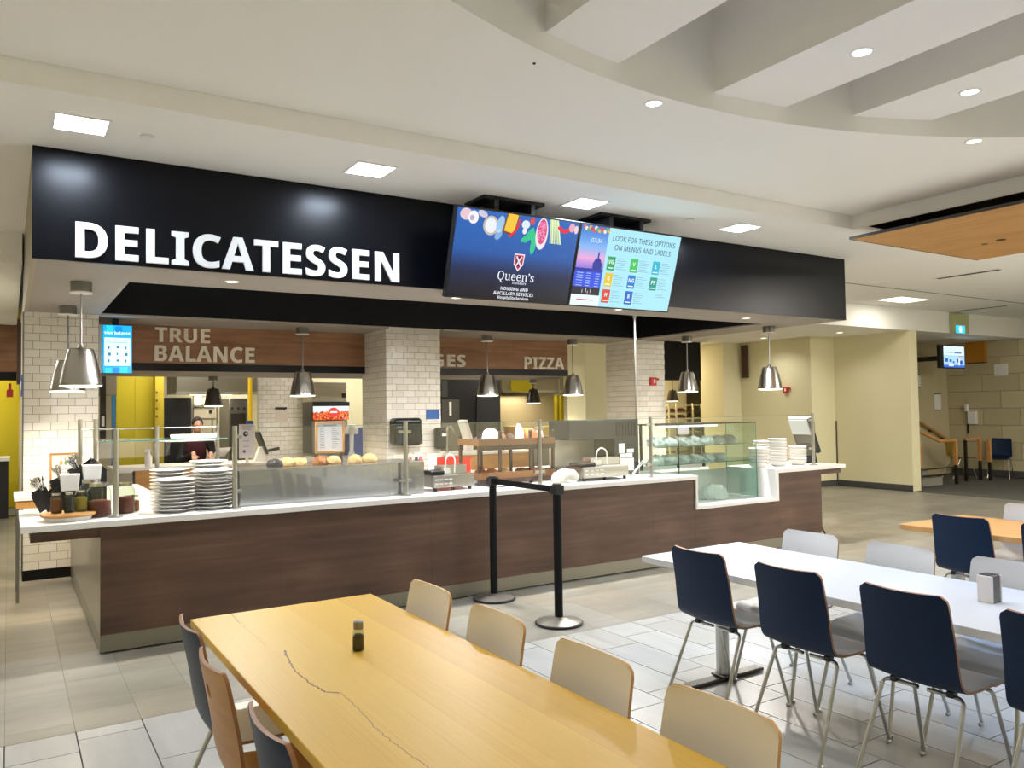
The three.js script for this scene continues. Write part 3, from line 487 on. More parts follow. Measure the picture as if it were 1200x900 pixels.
// ================================================================== QUEUE POSTS
{
  const mk = (z, label) => {
    const t = thing('queue_post', label, 'stanchion', [2.93, 0, z]);
    mesh('base', lathe([[0, 0], [0.172, 0], [0.178, 0.006], [0.178, 0.016], [0.172, 0.021], [0, 0.021]], 48), M.plastic, t);
    mesh('base_cover', lathe([[0.166, 0.021], [0.12, 0.034], [0.05, 0.048], [0.034, 0.055], [0, 0.055]], 48), std(0x8f8c84, 0.36, { metalness: 0.85 }), t);
    mesh('pole', cyl(0, 0.05, 0.95, 0, 0.0315, 0.0315, 28), M.blackMatte, t);
    mesh('head', [cyl(0, 0.95, 1.03, 0, 0.035, 0.035, 28), rbox(-0.04, 0.04, 0.955, 1.02, -0.04, 0.04, 0.006)], M.plastic, t);
    return t;
  };
  mk(1.119, 'black queue post standing out on the tiles away from the counter'); mk(0.186, 'black queue post standing close against the counter front');
  tag(mesh('queue_belt', [box(2.928, 2.932, 0.965, 1.01, 0.228, 1.08)], M.blackMatte), 'black retractable belt stretched between the two queue posts', 'belt');
}
// ================================================================== TABLES
function tableBase(t, x, z, L = 0.62) {
  mesh('column', cyl(x, 0.03, 0.69, z, 0.038, 0.038, 24), M.steel, t);
  mesh('foot', [rbox(x - L / 2, x + L / 2, 0.006, 0.026, z - 0.035, z + 0.035, 0.006), rbox(x - 0.05, x + 0.05, 0.026, 0.04, z - 0.05, z + 0.05, 0.006)], M.gunmetal, t);
  for (const s of [-1, 1]) mesh('glide', cyl(x + s * (L / 2 - 0.03), 0, 0.008, z, 0.016), M.plastic, t);
  mesh('spider', box(x - 0.28, x + 0.28, 0.682, 0.692, z - 0.03, z + 0.03), M.gunmetal, t);
}
{
  const t = thing('dining_table', 'long maple topped dining table with a dark grain crack', 'table');
  const x0 = 0.125, x1 = 0.925, z0 = 2.43, z1 = 5.3, H = 0.73;
  // top boards glued edge to edge
  const cuts = [x0, 0.30, 0.52, 0.752, x1];
  const tints = [0xffffff, 0xfffdf6, 0xfff8ea, 0xfbeedd];
  const crackTex = canvasMat(1024, 2048, (c, w, h) => {
    // grain print with the open crack and mineral streaks of this board
    const X = (x) => (x - x0) / (x1 - x0) * w, Y = (z) => (z - z0) / (z1 - z0) * h;
    c.fillStyle = '#cea63c'; c.fillRect(0, 0, w, h);
    const boards = [[x0, 0.30, '#d0a93f'], [0.30, 0.52, '#d2ad45'], [0.52, 0.752, '#cfa83d'], [0.752, x1, '#c79e37']];
    for (const [a, b, col] of boards) { c.fillStyle = col; c.fillRect(X(a), 0, X(b) - X(a), h); }
    let s = 11; const rn = () => (s = (s * 16807) % 2147483647) / 2147483647;
    for (let i = 0; i < 900; i++) { c.strokeStyle = rn() < 0.5 ? `rgba(170,112,36,${0.05 + rn() * 0.1})` : `rgba(246,206,128,${0.05 + rn() * 0.1})`; c.lineWidth = 0.6 + rn() * 2.2; const x = rn() * w, y = rn() * h, l = 120 + rn() * 700, k = (rn() - 0.5) * 20; c.beginPath(); c.moveTo(x, y); c.bezierCurveTo(x + k, y + l * 0.3, x - k, y + l * 0.6, x + k * 0.4, y + l); c.stroke(); }
    const line = (pts, col, lw) => { c.strokeStyle = col; c.lineWidth = lw; c.beginPath(); pts.forEach(([x, z], i) => { const jx = X(x) + (rn() - 0.5) * 8, jy = Y(z); i ? c.lineTo(jx, jy) : c.moveTo(jx, jy); }); c.stroke(); };
    const dense = (p) => { const o = []; for (let i = 0; i < p.length - 1; i++) for (let k = 0; k < 16; k++) { const t = k / 16; o.push([p[i][0] + (p[i + 1][0] - p[i][0]) * t, p[i][1] + (p[i + 1][1] - p[i][1]) * t]); } return o; };
    line(dense([[0.288, 2.44], [0.281, 2.629]]), '#7d5a26', 4); line(dense([[0.281, 2.629], [0.283, 3.029]]), '#b08a42', 3);
    line(dense([[0.325, 3.10], [0.31, 3.159], [0.287, 3.324], [0.287, 3.487], [0.303, 3.6], [0.339, 3.634]]), '#5f421a', 6); line(dense([[0.339, 3.634], [0.336, 3.783], [0.32, 3.948], [0.324, 4.124], [0.335, 4.23], [0.33, 4.6]]), '#a17c38', 4);
    c.fillStyle = 'rgba(150,100,36,0.28)'; c.fillRect(X(0.752) - 1, 0, 2, h); c.fillRect(X(0.52) - 1, 0, 1.5, h);
  }, { roughness: 0.42 });
  const g = rbox(x0, x1, H - 0.032, H, z0, z1, 0.004), p = g.attributes.position, uv = g.attributes.uv;
  for (let i = 0; i < p.count; i++) uv.setXY(i, (p.getX(i) - x0) / (x1 - x0), 1 - (p.getZ(i) - z0) / (z1 - z0));
  mesh('top', g, new THREE.MeshPhysicalMaterial({ map: crackTex.map, roughness: 0.45, specularIntensity: 0.45 }), t);
  tableBase(t, 0.525, 2.6); tableBase(t, 0.525, 4.85);
}
{
  const t = thing('dining_table', 'long white laminate dining table lined by navy backed chairs', 'table');
  mesh('top', rbox(2.58, 3.385, 0.694, 0.73, 2.45, 5.3, 0.004), M.tableWhite, t); tableBase(t, 3.0, 2.66); tableBase(t, 3.0, 4.95);
  const u = thing('dining_table', 'wood topped dining table beyond the white table', 'table');
  mesh('top', rbox(4.87, 5.67, 0.694, 0.73, 2.6, 5.4, 0.004), M.panelWood, u); tableBase(u, 5.27, 2.78); tableBase(u, 5.27, 4.9);
}
// ================================================================== CHAIRS: bent plywood shell on tube legs, facing +X
const chairShell = (() => {
  const pr = [[-0.262, 0.835], [-0.247, 0.76], [-0.232, 0.68], [-0.217, 0.60], [-0.203, 0.53], [-0.186, 0.48], [-0.152, 0.452], [-0.10, 0.441], [0.0, 0.438], [0.09, 0.442], [0.15, 0.444], [0.19, 0.436], [0.208, 0.418]];
  const cv = new THREE.CatmullRomCurve3(pr.map(([x, y]) => V(x, y, 0)), false, 'catmullrom', 0.5), NS = 44, NT = 14;
  const P = [], Nn = [], S = [];
  const len = cv.getLength();
  for (let i = 0; i <= NS; i++) { const s = i / NS; P.push(cv.getPointAt(s)); const tg = cv.getTangentAt(s); Nn.push(V(-tg.y, tg.x, 0).normalize()); S.push(s * len); }
  const half = (i) => { const s = i / NS * len, r = 0.035, e = (d) => d < r ? Math.sqrt(Math.max(0, r * r - (r - d) ** 2)) - r : 0; const w = 0.188 + 0.014 * Math.max(0, 1 - Math.abs(s - 0.40) / 0.4); return w + e(s + 0.0006) + e(len - s + 0.004); };
  const TH = 0.0055;
  const pt = (i, t, off) => { const k = Math.min(NS - 1, Math.floor(i)), fr = i - k, Pi = P[k].clone().lerp(P[k + 1], fr), n = Nn[k].clone().lerp(Nn[k + 1], fr).normalize(); const w = half(i) * t, back = Math.max(0, Math.min(1, (Pi.y - 0.5) / 0.15)); const bow = 0.022 * back * t * t + 0.012 * (1 - back) * t * t * (i < NS * 0.8 ? 1 : 0.3); return [Pi.x + n.x * (off + bow), Pi.y + n.y * (off + bow), w]; };
  // the oak chair's back has a round hand hole: the grid leaves a window there that a ring of quads closes to a circle
  const HI = 5, HR = 0.024, circ = (k, n) => { const a = Math.PI * 2 * k / n - Math.PI * 0.75; return [HI + HR * Math.sin(a) / (len / NS), HR * Math.cos(a) / half(HI)]; };
  const win = []; { const r = 2; for (let j = -r; j < r; j++) win.push([HI - r, j]); for (let i = -r; i < r; i++) win.push([HI + i, r]); for (let j = r; j > -r; j--) win.push([HI + r, j]); for (let i = r; i > -r; i--) win.push([HI + i, -r]); }
  const sheet = (off, flip, hole) => { const pos = [], idx = [], uv = []; for (let i = 0; i <= NS; i++) for (let j = 0; j <= NT; j++) { const q = pt(i, -1 + 2 * j / NT, off); pos.push(...q); uv.push(q[2], S[i]); } const quad = (a, b, c, d) => flip ? idx.push(a, b, c, b, d, c) : idx.push(a, c, b, b, c, d); for (let i = 0; i < NS; i++) for (let j = 0; j < NT; j++) { if (hole && i >= HI - 2 && i < HI + 2 && j >= NT / 2 - 2 && j < NT / 2 + 2) continue; const a = i * (NT + 1) + j; quad(a, a + 1, a + NT + 1, a + NT + 2); }
    if (hole) { const n = win.length, b0 = pos.length / 3; for (let k = 0; k < n; k++) { const [ci, ct] = circ(k, n); pos.push(...pt(ci, ct, off)); uv.push(0, 0); } for (let k = 0; k < n; k++) { const o = (q) => { const [i, j] = win[q % n]; return i * (NT + 1) + NT / 2 + j; }; quad(o(k), o(k + 1), b0 + k, b0 + (k + 1) % n); } }
    const g = new THREE.BufferGeometry(); g.setAttribute('position', new THREE.Float32BufferAttribute(pos, 3)); g.setAttribute('uv', new THREE.Float32BufferAttribute(uv, 2)); g.setIndex(idx); g.computeVertexNormals(); return g; };
  const bore = () => { const n = win.length, pos = [], idx = []; for (let k = 0; k <= n; k++) { const [ci, ct] = circ(k % n, n); pos.push(...pt(ci, ct, TH), ...pt(ci, ct, -TH)); } for (let k = 0; k < n; k++) { const a = 2 * k; idx.push(a, a + 1, a + 2, a + 2, a + 1, a + 3); } const g = new THREE.BufferGeometry(); g.setAttribute('position', new THREE.Float32BufferAttribute(pos, 3)); g.setIndex(idx); g.computeVertexNormals(); return g; };
  const rim = () => { const loop = []; for (let j = 0; j <= NT; j++) loop.push([0, -1 + 2 * j / NT]); for (let i = 1; i <= NS; i++) loop.push([i, 1]); for (let j = NT - 1; j >= 0; j--) loop.push([NS, -1 + 2 * j / NT]); for (let i = NS - 1; i >= 0; i--) loop.push([i, -1]); const pos = [], uv = [], idx = []; loop.forEach(([i, t], k) => { pos.push(...pt(i, t, TH), ...pt(i, t, -TH)); uv.push(k * 0.02, 0, k * 0.02, 0.011); }); for (let k = 0; k < loop.length - 1; k++) { const a = 2 * k; idx.push(a, a + 1, a + 2, a + 2, a + 1, a + 3); } const g = new THREE.BufferGeometry(); g.setAttribute('position', new THREE.Float32BufferAttribute(pos, 3)); g.setAttribute('uv', new THREE.Float32BufferAttribute(uv, 2)); g.setIndex(idx); return toCreasedNormals(g, 0.8); };
  return { inner: sheet(TH, false), outer: sheet(-TH, true), innerH: sheet(TH, false, true), outerH: sheet(-TH, true, true), bore: bore(), rim: rim() };
})();
const legGeo = (sx, sz) => { const front = sx > 0; const x0 = front ? 0.09 : -0.11, fx = front ? 0.215 : -0.30, bz = sz * 0.165, fz = sz * 0.20; return merge([tube([[x0, 0.418, sz * 0.02], [x0, 0.418, bz - sz * 0.03], [x0 + (fx - x0) * 0.03, 0.412, bz], [x0 + (fx - x0) * 0.1, 0.385, bz + sz * 0.008], [fx - (fx - x0) * 0.06, 0.03, fz - sz * 0.002], [fx, 0.011, fz], [fx + (front ? -0.02 : 0.02), 0.009, fz]], 0.009, 34, 8, false, 0.35), new THREE.SphereGeometry(0.0095, 8, 6).translate(fx + (front ? -0.02 : 0.02), 0.0095, fz)].map(clean)); };
const LEG = [[-1, -1], [-1, 1], [1, -1], [1, 1]].map(([a, b]) => legGeo(a, b));
function makeChair(inner, outer, edge, label, group, hole) {
  const t = thing('stacking_chair', label, 'chair', [0, 0, 0], 0, group);
  const shell = mesh('seat_shell', chairShell.rim, edge, t);
  mesh('inner_face', hole ? chairShell.innerH : chairShell.inner, inner, shell); mesh('outer_face', hole ? chairShell.outerH : chairShell.outer, outer, shell);
  if (hole) mesh('hand_hole', chairShell.bore, edge, shell);
  for (const g of LEG) mesh('leg', g, M.steel, t);
  for (const [x, z] of [[-0.11, -0.12], [-0.11, 0.12], [0.09, -0.12], [0.09, 0.12]]) mesh('mount', rbox(x - 0.02, x + 0.02, 0.415, 0.44, z - 0.014, z + 0.014, 0.004), M.plastic, t);
  return t;
}
{
  const a = makeChair(M.chairWhite, M.navy, M.ply, 'navy backed plywood chair tucked under the white table with its back to the maple table', 'navy chairs between the two long tables');
  a.position.set(2.77, 0, 2.94); for (const z of [3.51, 4.075, 4.64]) dup(a, [2.77, 0, z], 0);
  const b = dup(a, [3.24, 0, 2.92], Math.PI, 'white faced plywood chair across the white table from the navy backs', 'white chairs beyond the white table'); for (const z of [3.48, 4.04, 4.6]) dup(b, [3.24, 0, z], Math.PI);
  const c = dup(a, [5.07, 0, 3.05], 0, 'navy backed plywood chair at the far wood table', 'navy chairs at the far wood table'); dup(c, [5.07, 0, 3.62], 0);
  for (const z of [3.05, 3.62]) dup(a, [5.56, 0, z], Math.PI, 'white faced plywood chair beyond the far wood table', 'white chairs beyond the far wood table');
  const d = makeChair(M.cream, M.navy, M.oak, 'cream faced plywood chair along the maple table', 'cream chairs along the maple table');
  d.position.set(0.768, 0, 2.9); d.rotation.y = Math.PI; for (const z of [3.45, 4.02, 4.54]) dup(d, [0.768, 0, z], Math.PI);
  const e = makeChair(M.cream, M.navy, M.ply, 'navy backed plywood chair at the corner of the maple table', null); e.position.set(0.27, 0, 2.945);
  const f = makeChair(M.oak, M.oak, M.ply, 'all oak plywood chair with a round hand hole in its back', null, true); f.position.set(0.245, 0, 3.435);
  dup(e, [0.253, 0, 4.025], 0, 'navy backed plywood chair beside the oak chair at the maple table');
}
{ // shaker and napkin dispenser
  const t = thing('pepper_shaker', 'small glass pepper shaker with a steel cap on the maple table', 'shaker', [0.544, 0.73, 3.249]);
  mesh('glass_body', lathe([[0, 0.001], [0.021, 0.001], [0.0225, 0.004], [0.022, 0.055], [0.018, 0.072], [0.0165, 0.078]], 10), M.jarGlass, t);
  mesh('pepper', lathe([[0, 0.004], [0.0195, 0.004], [0.0195, 0.05], [0.012, 0.058], [0, 0.055]], 10), crumb([66, 48, 20], [130, 100, 50], 41), t);
  mesh('cap', lathe([[0.0175, 0.076], [0.0178, 0.098], [0.0165, 0.104], [0.008, 0.107], [0, 0.107]], 24), M.steelDark, t);
  const n = thing('napkin_dispenser', 'small white napkin dispenser with dark sides on the white table', 'napkin dispenser', [3.05, 0.73, 4.15]);
  mesh('casing', rbox(-0.028, 0.032, 0, 0.118, -0.03, 0.03, 0.006), M.plastic, n); mesh('front_plate', rbox(-0.036, -0.028, 0.0, 0.114, -0.033, 0.033, 0.003), std(0xd8d2cf, 0.4), n); mesh('front_plate', rbox(0.032, 0.04, 0.0, 0.114, -0.033, 0.033, 0.003), std(0xd8d2cf, 0.4), n);
}

// ================================================================== PENDANTS AND CEILING FITTINGS
const shadeG = lathe([[0.03, 0.285], [0.078, 0.284], [0.086, 0.279], [0.09, 0.265], [0.1, 0.235], [0.115, 0.18], [0.131, 0.11], [0.146, 0.03], [0.15, 0.0], [0.147, 0.0], [0.128, 0.11], [0.112, 0.18], [0.088, 0.258], [0.03, 0.27]], 36);
function pendant(x, z, top, bottom, m, label, group, scale = 1, color = WARM, power = I.pendant) {
  const t = thing('pendant_lamp', label, 'lamp', [x, 0, z], 0, group), h = 0.285 * scale;
  mesh('canopy', [cyl(0, top - 0.075 * scale, top, 0, 0.075 * scale, 0.075 * scale, 24)], M.steelDark, t);
  mesh('canopy_ring', cyl(0, top - 0.085 * scale, top - 0.075 * scale, 0, 0.08 * scale, 0.08 * scale, 24), M.white, t);
  mesh('rod', cyl(0, bottom + h, top - 0.08 * scale, 0, 0.008), m === M.alu ? M.steelDark : M.gunmetal, t);
  const s = mesh('shade', shadeG.clone().scale(scale, scale, scale).translate(0, bottom, 0), m, t);
  mesh('neck', cyl(0, bottom + h - 0.005, bottom + h + 0.03 * scale, 0, 0.03 * scale, 0.018 * scale, 18), m, s);
  mesh('diffuser', lathe([[0, -0.014], [0.1, -0.013], [0.14, -0.008], [0.1465, 0.0], [0.1465, 0.008], [0, 0.008]], 32).scale(scale, 1, scale).translate(0, bottom, 0), M.glowWarm, t);
  const l = new THREE.SpotLight(color, power, 0, 1.25, 0.6, 2); l.position.set(x, bottom - 0.03, z); l.target.position.set(x, 0, z); l.shadow.radius = 5; scene.add(l, l.target);
}
{
  const G = 'aluminium pendant lamps around the counter';
  pendant(-0.055, -0.93, 2.61, 1.817, M.alu, 'spun aluminium pendant lamp over the jars end of the worktop', G);
  pendant(-0.06, -2.49, 2.61, 1.82, M.alu, 'spun aluminium pendant lamp beside the tiled corridor column', G);
  pendant(2.46, -3.45, 2.611, 1.795, M.alu, 'spun aluminium pendant lamp under the TRUE BALANCE sign', G);
  pendant(5.03, -3.45, 2.611, 1.79, M.alu, 'spun aluminium pendant lamp between the letters GES and PIZZA', G);
  pendant(6.48, -3.45, 2.611, 1.795, M.alu, 'spun aluminium pendant lamp at the end of the PIZZA sign', G);
  pendant(7.75, -2.40, 2.61, 1.812, M.alu, 'spun aluminium pendant lamp in front of the black menu board', G);
  pendant(7.75, -0.93, 2.61, 1.808, M.alu, 'spun aluminium pendant lamp above the register', G);
  const d = std(0x57544e, 0.4, { metalness: 0.9 }), K = 'dark pendant lamps over the kitchen counter';
  pendant(onZ(250, 460, -5.3).x, -5.3, 2.1, 1.70, d, 'dark grey pendant lamp in front of the steel hood', K, 0.82, WARM, 3);
  pendant(onZ(625, 460, -5.3).x, -5.3, 2.1, 1.70, d, 'dark grey pendant lamp in front of the pizza ovens', K, 0.82, WARM, 3);
  pendant(onZ(788, 460, -6.6).x, -6.6, 2.944, 1.73, d, 'dark grey pendant lamp below the black menu board', K, 0.82, WARM, 3);
}
// square recessed fittings
SQ.forEach(([x, z], i) => {
  const t = thing('recessed_light', 'square recessed ceiling light above the black fascia', 'light', [x, 3.35, z], 0, 'square ceiling lights over the fascia'), s = 0.145;
  mesh('trim', [box(-s - 0.012, s + 0.012, -0.006, 0.0, -s - 0.012, -s + 0.006), box(-s - 0.012, s + 0.012, -0.006, 0.0, s - 0.006, s + 0.012), box(-s - 0.012, -s + 0.006, -0.006, 0, -s + 0.006, s - 0.006), box(s - 0.006, s + 0.012, -0.006, 0, -s + 0.006, s - 0.006)], M.white, t);
  mesh('housing', [box(-s, -s + 0.004, 0, 0.11, -s, s), box(s - 0.004, s, 0, 0.11, -s, s), box(-s, s, 0, 0.11, -s, -s + 0.004), box(-s, s, 0, 0.11, s - 0.004, s)], M.white, t);
  mesh('lens', box(-s + 0.004, s - 0.004, 0.02, 0.026, -s + 0.004, s - 0.004), M.glow, t);
});
// round downlights
function downlight(x, y, z, r, label, group, color, power, glow = M.glow, angle = 0.95, blend = 0.8) {
  const t = thing('downlight', label, 'light', [x, y, z], 0, group);
  mesh('trim', lathe([[r * 0.8, 0.0], [r * 0.82, -0.006], [r, -0.004], [r + 0.004, 0.0]], 32), M.white, t); mesh('lens', cyl(0, -0.003, 0.0, 0, r * 0.82, r * 0.82, 28), glow, t);
  if (power) { const l = new THREE.SpotLight(color, power, 0, angle, blend, 2); l.position.set(x, y - 0.012, z); l.target.position.set(x, 0, z); l.shadow.radius = 3; scene.add(l, l.target); }
}
for (const x of [0.94, 2.91, 4.81, 6.71]) downlight(x, 2.61, -0.38, 0.05, 'small round downlight in the fascia soffit', 'downlights under the fascia', new THREE.Color(1, 0.96, 0.9), I.soffit, M.glowWarm, 1.54, 0.35);
for (const x of [0.94, 2.2, 3.6, 4.74, 6.0]) for (const z of [3.26, 5.1, 6.9, 8.7]) { if (x === 6.0 && (z < 4 || z > 8)) continue; downlight(x, 3.6, z, 0.065, 'round downlight set in a white ceiling beam', 'downlights in the ceiling beams', x > 2.5 ? COOL : NEUT, x > 2.5 ? I.beam : x > 2 ? I.beam * 0.6 : I.beam * 0.3, M.glow, 0.85); }
downlight(2.884, HN, 2.30, 0.06, 'round downlight at the rim of the round ceiling opening above the television', 'downlights around the round opening', DAY, I.ring);
downlight(5.403, HN, 2.93, 0.06, 'warm round downlight near the hanging wood panel', 'downlights around the round opening', WARM, I.ring * 0.7, M.glowWarm);
for (const [x, z] of [[-3.6, 8], [-5, 2.2], [-5, 5], [-5, 8], [-7.4, 3.5], [-7.4, 7.5], [-2.6, 11], [-5, 11], [6.1, 11], [8, 9]]) downlight(x, x > 6.7 ? HL : HN, z, 0.06, 'round downlight in the plain ceiling away from the counter', 'downlights in the plain ceiling', new THREE.Color(1, 0.92, 0.76), I.room, M.glow, 1.1);
for (const [x, z] of [[-2.4, -0.6], [-5, -0.6], [-7.4, -0.6], [-3, -2.2], [-6, -2.2]]) downlight(x, HL, z, 0.06, 'round downlight in the lower ceiling beside the fascia', 'downlights beside the fascia', NEUT, I.room * 0.35, M.glowWarm, 1.1);
for (const [px, py] of [[173, 159], [808, 257]]) { const p = onY(px, py, HL), t = thing('sprinkler_cap', px < 500 ? 'flat round sprinkler cap between the square ceiling lights' : 'flat round sprinkler cap above the menu screen', 'sprinkler', [p.x, HL, p.z]); mesh('cap', cyl(0, -0.012, -0.004, 0, 0.04, 0.042, 24), M.white, t); mesh('stem', cyl(0, -0.004, 0, 0, 0.02), M.steelDark, t); }
{ const p = onY(626, 74, HN); tag(mesh('ceiling_sensor', lathe([[0, -0.008], [0.006, -0.007], [0.009, -0.002], [0.009, 0]], 16).translate(p.x, HN, p.z), M.plastic), 'tiny dark sensor dot in the pale ceiling', 'sensor'); }
// far hall: ceiling troffer, vents, joint lines
{
  const t = thing('ceiling_troffer', 'long recessed ceiling light past the fascia end', 'light', [12.2, HL, -1.84]);
  mesh('lens', box(-0.4, 0.4, -0.006, -0.001, -0.22, 0.22), M.glowWarm, t); mesh('frame', [box(-0.43, 0.43, -0.01, 0, 0.22, 0.24), box(-0.43, 0.43, -0.01, 0, -0.24, -0.22), box(-0.43, -0.40, -0.01, 0, -0.22, 0.22), box(0.40, 0.43, -0.01, 0, -0.22, 0.22)], M.white, t);
  areaDown(12.2, HL - 0.012, -1.84, 0.8, 0.44, NEUT, 9);
  for (const [x, z] of [[10.6, 3.5], [10.2, 6.4], [13, 9.5], [11.5, 7], [15, 7]]) { const u = thing('ceiling_troffer', 'recessed ceiling light over the hall beyond the tables', 'light', [x, HL, z], 0, 'ceiling lights over the far hall'); mesh('lens', box(-0.4, 0.4, -0.006, -0.001, -0.2, 0.2), M.glowWarm, u); mesh('frame', [box(-0.43, 0.43, -0.01, 0, 0.2, 0.22), box(-0.43, 0.43, -0.01, 0, -0.22, -0.2)], M.white, u); areaDown(x, HL - 0.012, z, 0.8, 0.4, NEUT, I.hall); }
  for (const [x, z, l] of [[10.54, 0.13, 'slotted ceiling vent close to the hanging wood panel'], [14.76, -1.86, 'slotted ceiling vent above the green sign']]) { const v = thing('ceiling_vent', l, 'vent', [x, HL, z]); mesh('plate', box(-0.08, 0.08, -0.006, 0, -0.45, 0.45), M.ceiling, v); for (let i = 0; i < 3; i++) mesh('slot', box(-0.05 + i * 0.035, -0.03 + i * 0.035, -0.008, -0.005, -0.42, 0.42), M.blackMatte, v); }
  struct('trim_2', box(8.05, 19, HL - 0.004, HL, -1.16, -1.14), M.gunmetal);
  const p = onY(1070, 297, HL); 
  const sp = thing('sprinkler_cap', 'flat round sprinkler cap past the hanging wood panel', 'sprinkler', [10.2, HL, -0.9]); mesh('cap', cyl(0, -0.012, 0, 0, 0.05, 0.05, 20), M.white, sp);
}
{ const p = onY(895, 396, 2.945); downlight(p.x, 2.945, p.z, 0.075, 'small round downlight in the low soffit past the pendant lamps', null, NEUT, 3.6, M.glowWarm, 1.25); downlight(12.6, 2.945, -3.35, 0.075, 'round downlight in the low soffit beside the stepped wall', null, NEUT, 2, M.glowWarm, 1.25); }
{ // hanging wood panel
  const t = thing('ceiling_panel', 'flat wood veneer panel hanging below the black ceiling opening', 'panel');
  mesh('veneer', box(6.43, 8.74, 3.2, 3.222, 1.2, 5.4), M.panelWood, t); mesh('edge', [box(6.42, 6.43, 3.198, 3.226, 1.19, 5.41), box(6.42, 8.75, 3.198, 3.226, 1.19, 1.2)], M.gunmetal, t);
  for (const [x, z] of [[6.9, 1.6], [8.3, 1.6], [6.9, 4.9], [8.3, 4.9]]) mesh('hanger', cyl(x, 3.222, 3.75, z, 0.006), M.gunmetal, t);
  for (const [px, py] of [[1173, 281], [1154, 286]]) { const p = onY(px, py, 3.2); mesh('sprinkler_hole', cyl(p.x, 3.196, 3.2, p.z, px > 1160 ? 0.045 : 0.028), M.gunmetal, t); }
}
// ================================================================== SCREENS
function tilted(t, x0, x1, yb, zb, yt, zt, mats, depth = 0.05) { // a flat screen whose top leans out
  const h = Math.hypot(yt - yb, zt - zb), a = Math.atan2(zt - zb, yt - yb), w = x1 - x0;
  const g = new THREE.Group();
  const put = (geo) => geo.rotateX(a).translate((x0 + x1) / 2, (yb + yt) / 2, (zb + zt) / 2);
  mesh('casing', put(uvBox(new RoundedBoxGeometry(w, h, depth, 2, 0.006).translate(0, 0, -depth / 2 - 0.002))), M.plastic, t);
  mesh('screen', put(new THREE.PlaneGeometry(w - 0.03, h - 0.03).translate(0, 0, 0.0008)), mats, t);
  const n = V(0, 0, 1).applyAxisAngle(V(1, 0, 0), a); return n;
}
const scr1 = canvasMat(1024, 600, (c, w, h) => {
  const g = c.createLinearGradient(0, 0, 0, h); g.addColorStop(0, '#1c62b8'); g.addColorStop(0.45, '#1456a8'); g.addColorStop(0.7, '#0c1f4a'); g.addColorStop(1, '#0a0c18'); c.fillStyle = g; c.fillRect(0, 0, w, h);
  let s = 5; const rn = () => (s = (s * 16807) % 2147483647) / 2147483647;
  for (let i = 0; i < 5000; i++) { const y = rn() * h * 0.62; c.fillStyle = `rgba(120,190,255,${rn() * 0.22})`; c.fillRect(rn() * w, y, 1 + rn() * 4, 1 + rn() * 3); }
  const el = (x, y, a, b, col, rot = 0) => { c.fillStyle = col; c.beginPath(); c.ellipse(x, y, a, b, rot, 0, 7); c.fill(); };
  el(70, 40, 46, 40, '#e4c6cf'); el(130, 55, 40, 44, '#f2f0f6'); el(120, 60, 18, 18, '#b7a9c4'); el(200, 25, 40, 22, '#cfc7da', 0.3);
  el(275, 96, 62, 66, '#c7b9ae'); el(275, 96, 46, 50, '#e9eef6'); el(350, 80, 30, 60, '#9cc4ea', 0.2); el(345, 150, 26, 40, 'rgba(200,225,250,.6)', 0.5);
  c.save(); c.translate(430, 60); c.rotate(0.18); c.fillStyle = '#7a4020'; c.fillRect(-44, -70, 100, 150); c.fillStyle = '#f2c23a'; c.fillRect(-34, -66, 84, 132); c.restore();
  c.strokeStyle = '#e4183a'; c.lineWidth = 18; c.beginPath(); c.moveTo(505, 30); c.quadraticCurveTo(500, 110, 430, 158); c.stroke();
  el(560, 60, 34, 30, '#d9eaf6'); el(556, 105, 18, 22, '#f3e6ee'); el(612, 30, 20, 26, '#d8404a');
  for (const [x, y, r] of [[600, 130, 0.5], [640, 150, -0.2], [590, 150, 1.1], [645, 200, 0.1]]) el(x, y, 22, 62, '#27c48c', r);
  el(706, 110, 52, 112, '#efe3ea'); el(706, 95, 40, 88, '#d2477e'); for (let i = 0; i < 120; i++) el(675 + rn() * 62, 30 + rn() * 130, 5, 5, 'rgba(244,150,190,.7)');
  for (let i = 0; i < 6; i++) { c.strokeStyle = i % 2 ? '#e9f2c6' : '#c8e2a0'; c.lineWidth = 13; c.beginPath(); c.moveTo(770 + i * 12, 0); c.lineTo(790 + i * 18, 170); c.stroke(); }
  c.strokeStyle = '#e8203c'; c.lineWidth = 28; c.beginPath(); c.arc(900, 10, 62, 0.2, 2.6); c.stroke(); el(965, 40, 26, 32, '#e0a8c0'); el(1005, 50, 18, 30, '#e6ced8');
  // crest, name and lines of text
  const X = 545; c.fillStyle = '#f4f0f4'; c.beginPath(); c.moveTo(X - 44, 268); c.lineTo(X + 44, 268); c.lineTo(X + 40, 345); c.quadraticCurveTo(X, 392, X, 392); c.quadraticCurveTo(X - 40, 345, X - 40, 345); c.fill(); c.fillStyle = '#d31c4a'; c.beginPath(); c.moveTo(X - 36, 276); c.lineTo(X + 36, 276); c.lineTo(X + 33, 340); c.lineTo(X, 380); c.lineTo(X - 33, 340); c.fill(); c.fillStyle = '#1a2140'; c.fillRect(X - 22, 284, 44, 74); c.strokeStyle = '#f1dce4'; c.lineWidth = 12; c.beginPath(); c.moveTo(X - 22, 286); c.lineTo(X + 22, 356); c.moveTo(X + 22, 286); c.lineTo(X - 22, 356); c.stroke();
  c.fillStyle = '#f2f6ff'; c.textAlign = 'center'; c.font = '84px serif'; c.fillText('Queen\u2019s', X - 5, 460); c.font = 'bold 19px serif'; c.fillText('UNIVERSITY', X + 30, 484);
  c.font = 'bold 34px sans-serif'; c.fillText('HOUSING AND', X - 4, 532); c.fillText('ANCILLARY SERVICES', X - 4, 566); c.font = 'bold 28px sans-serif'; c.fillText('Hospitality Services', X - 4, 595);
}, { glow: 0.78 });
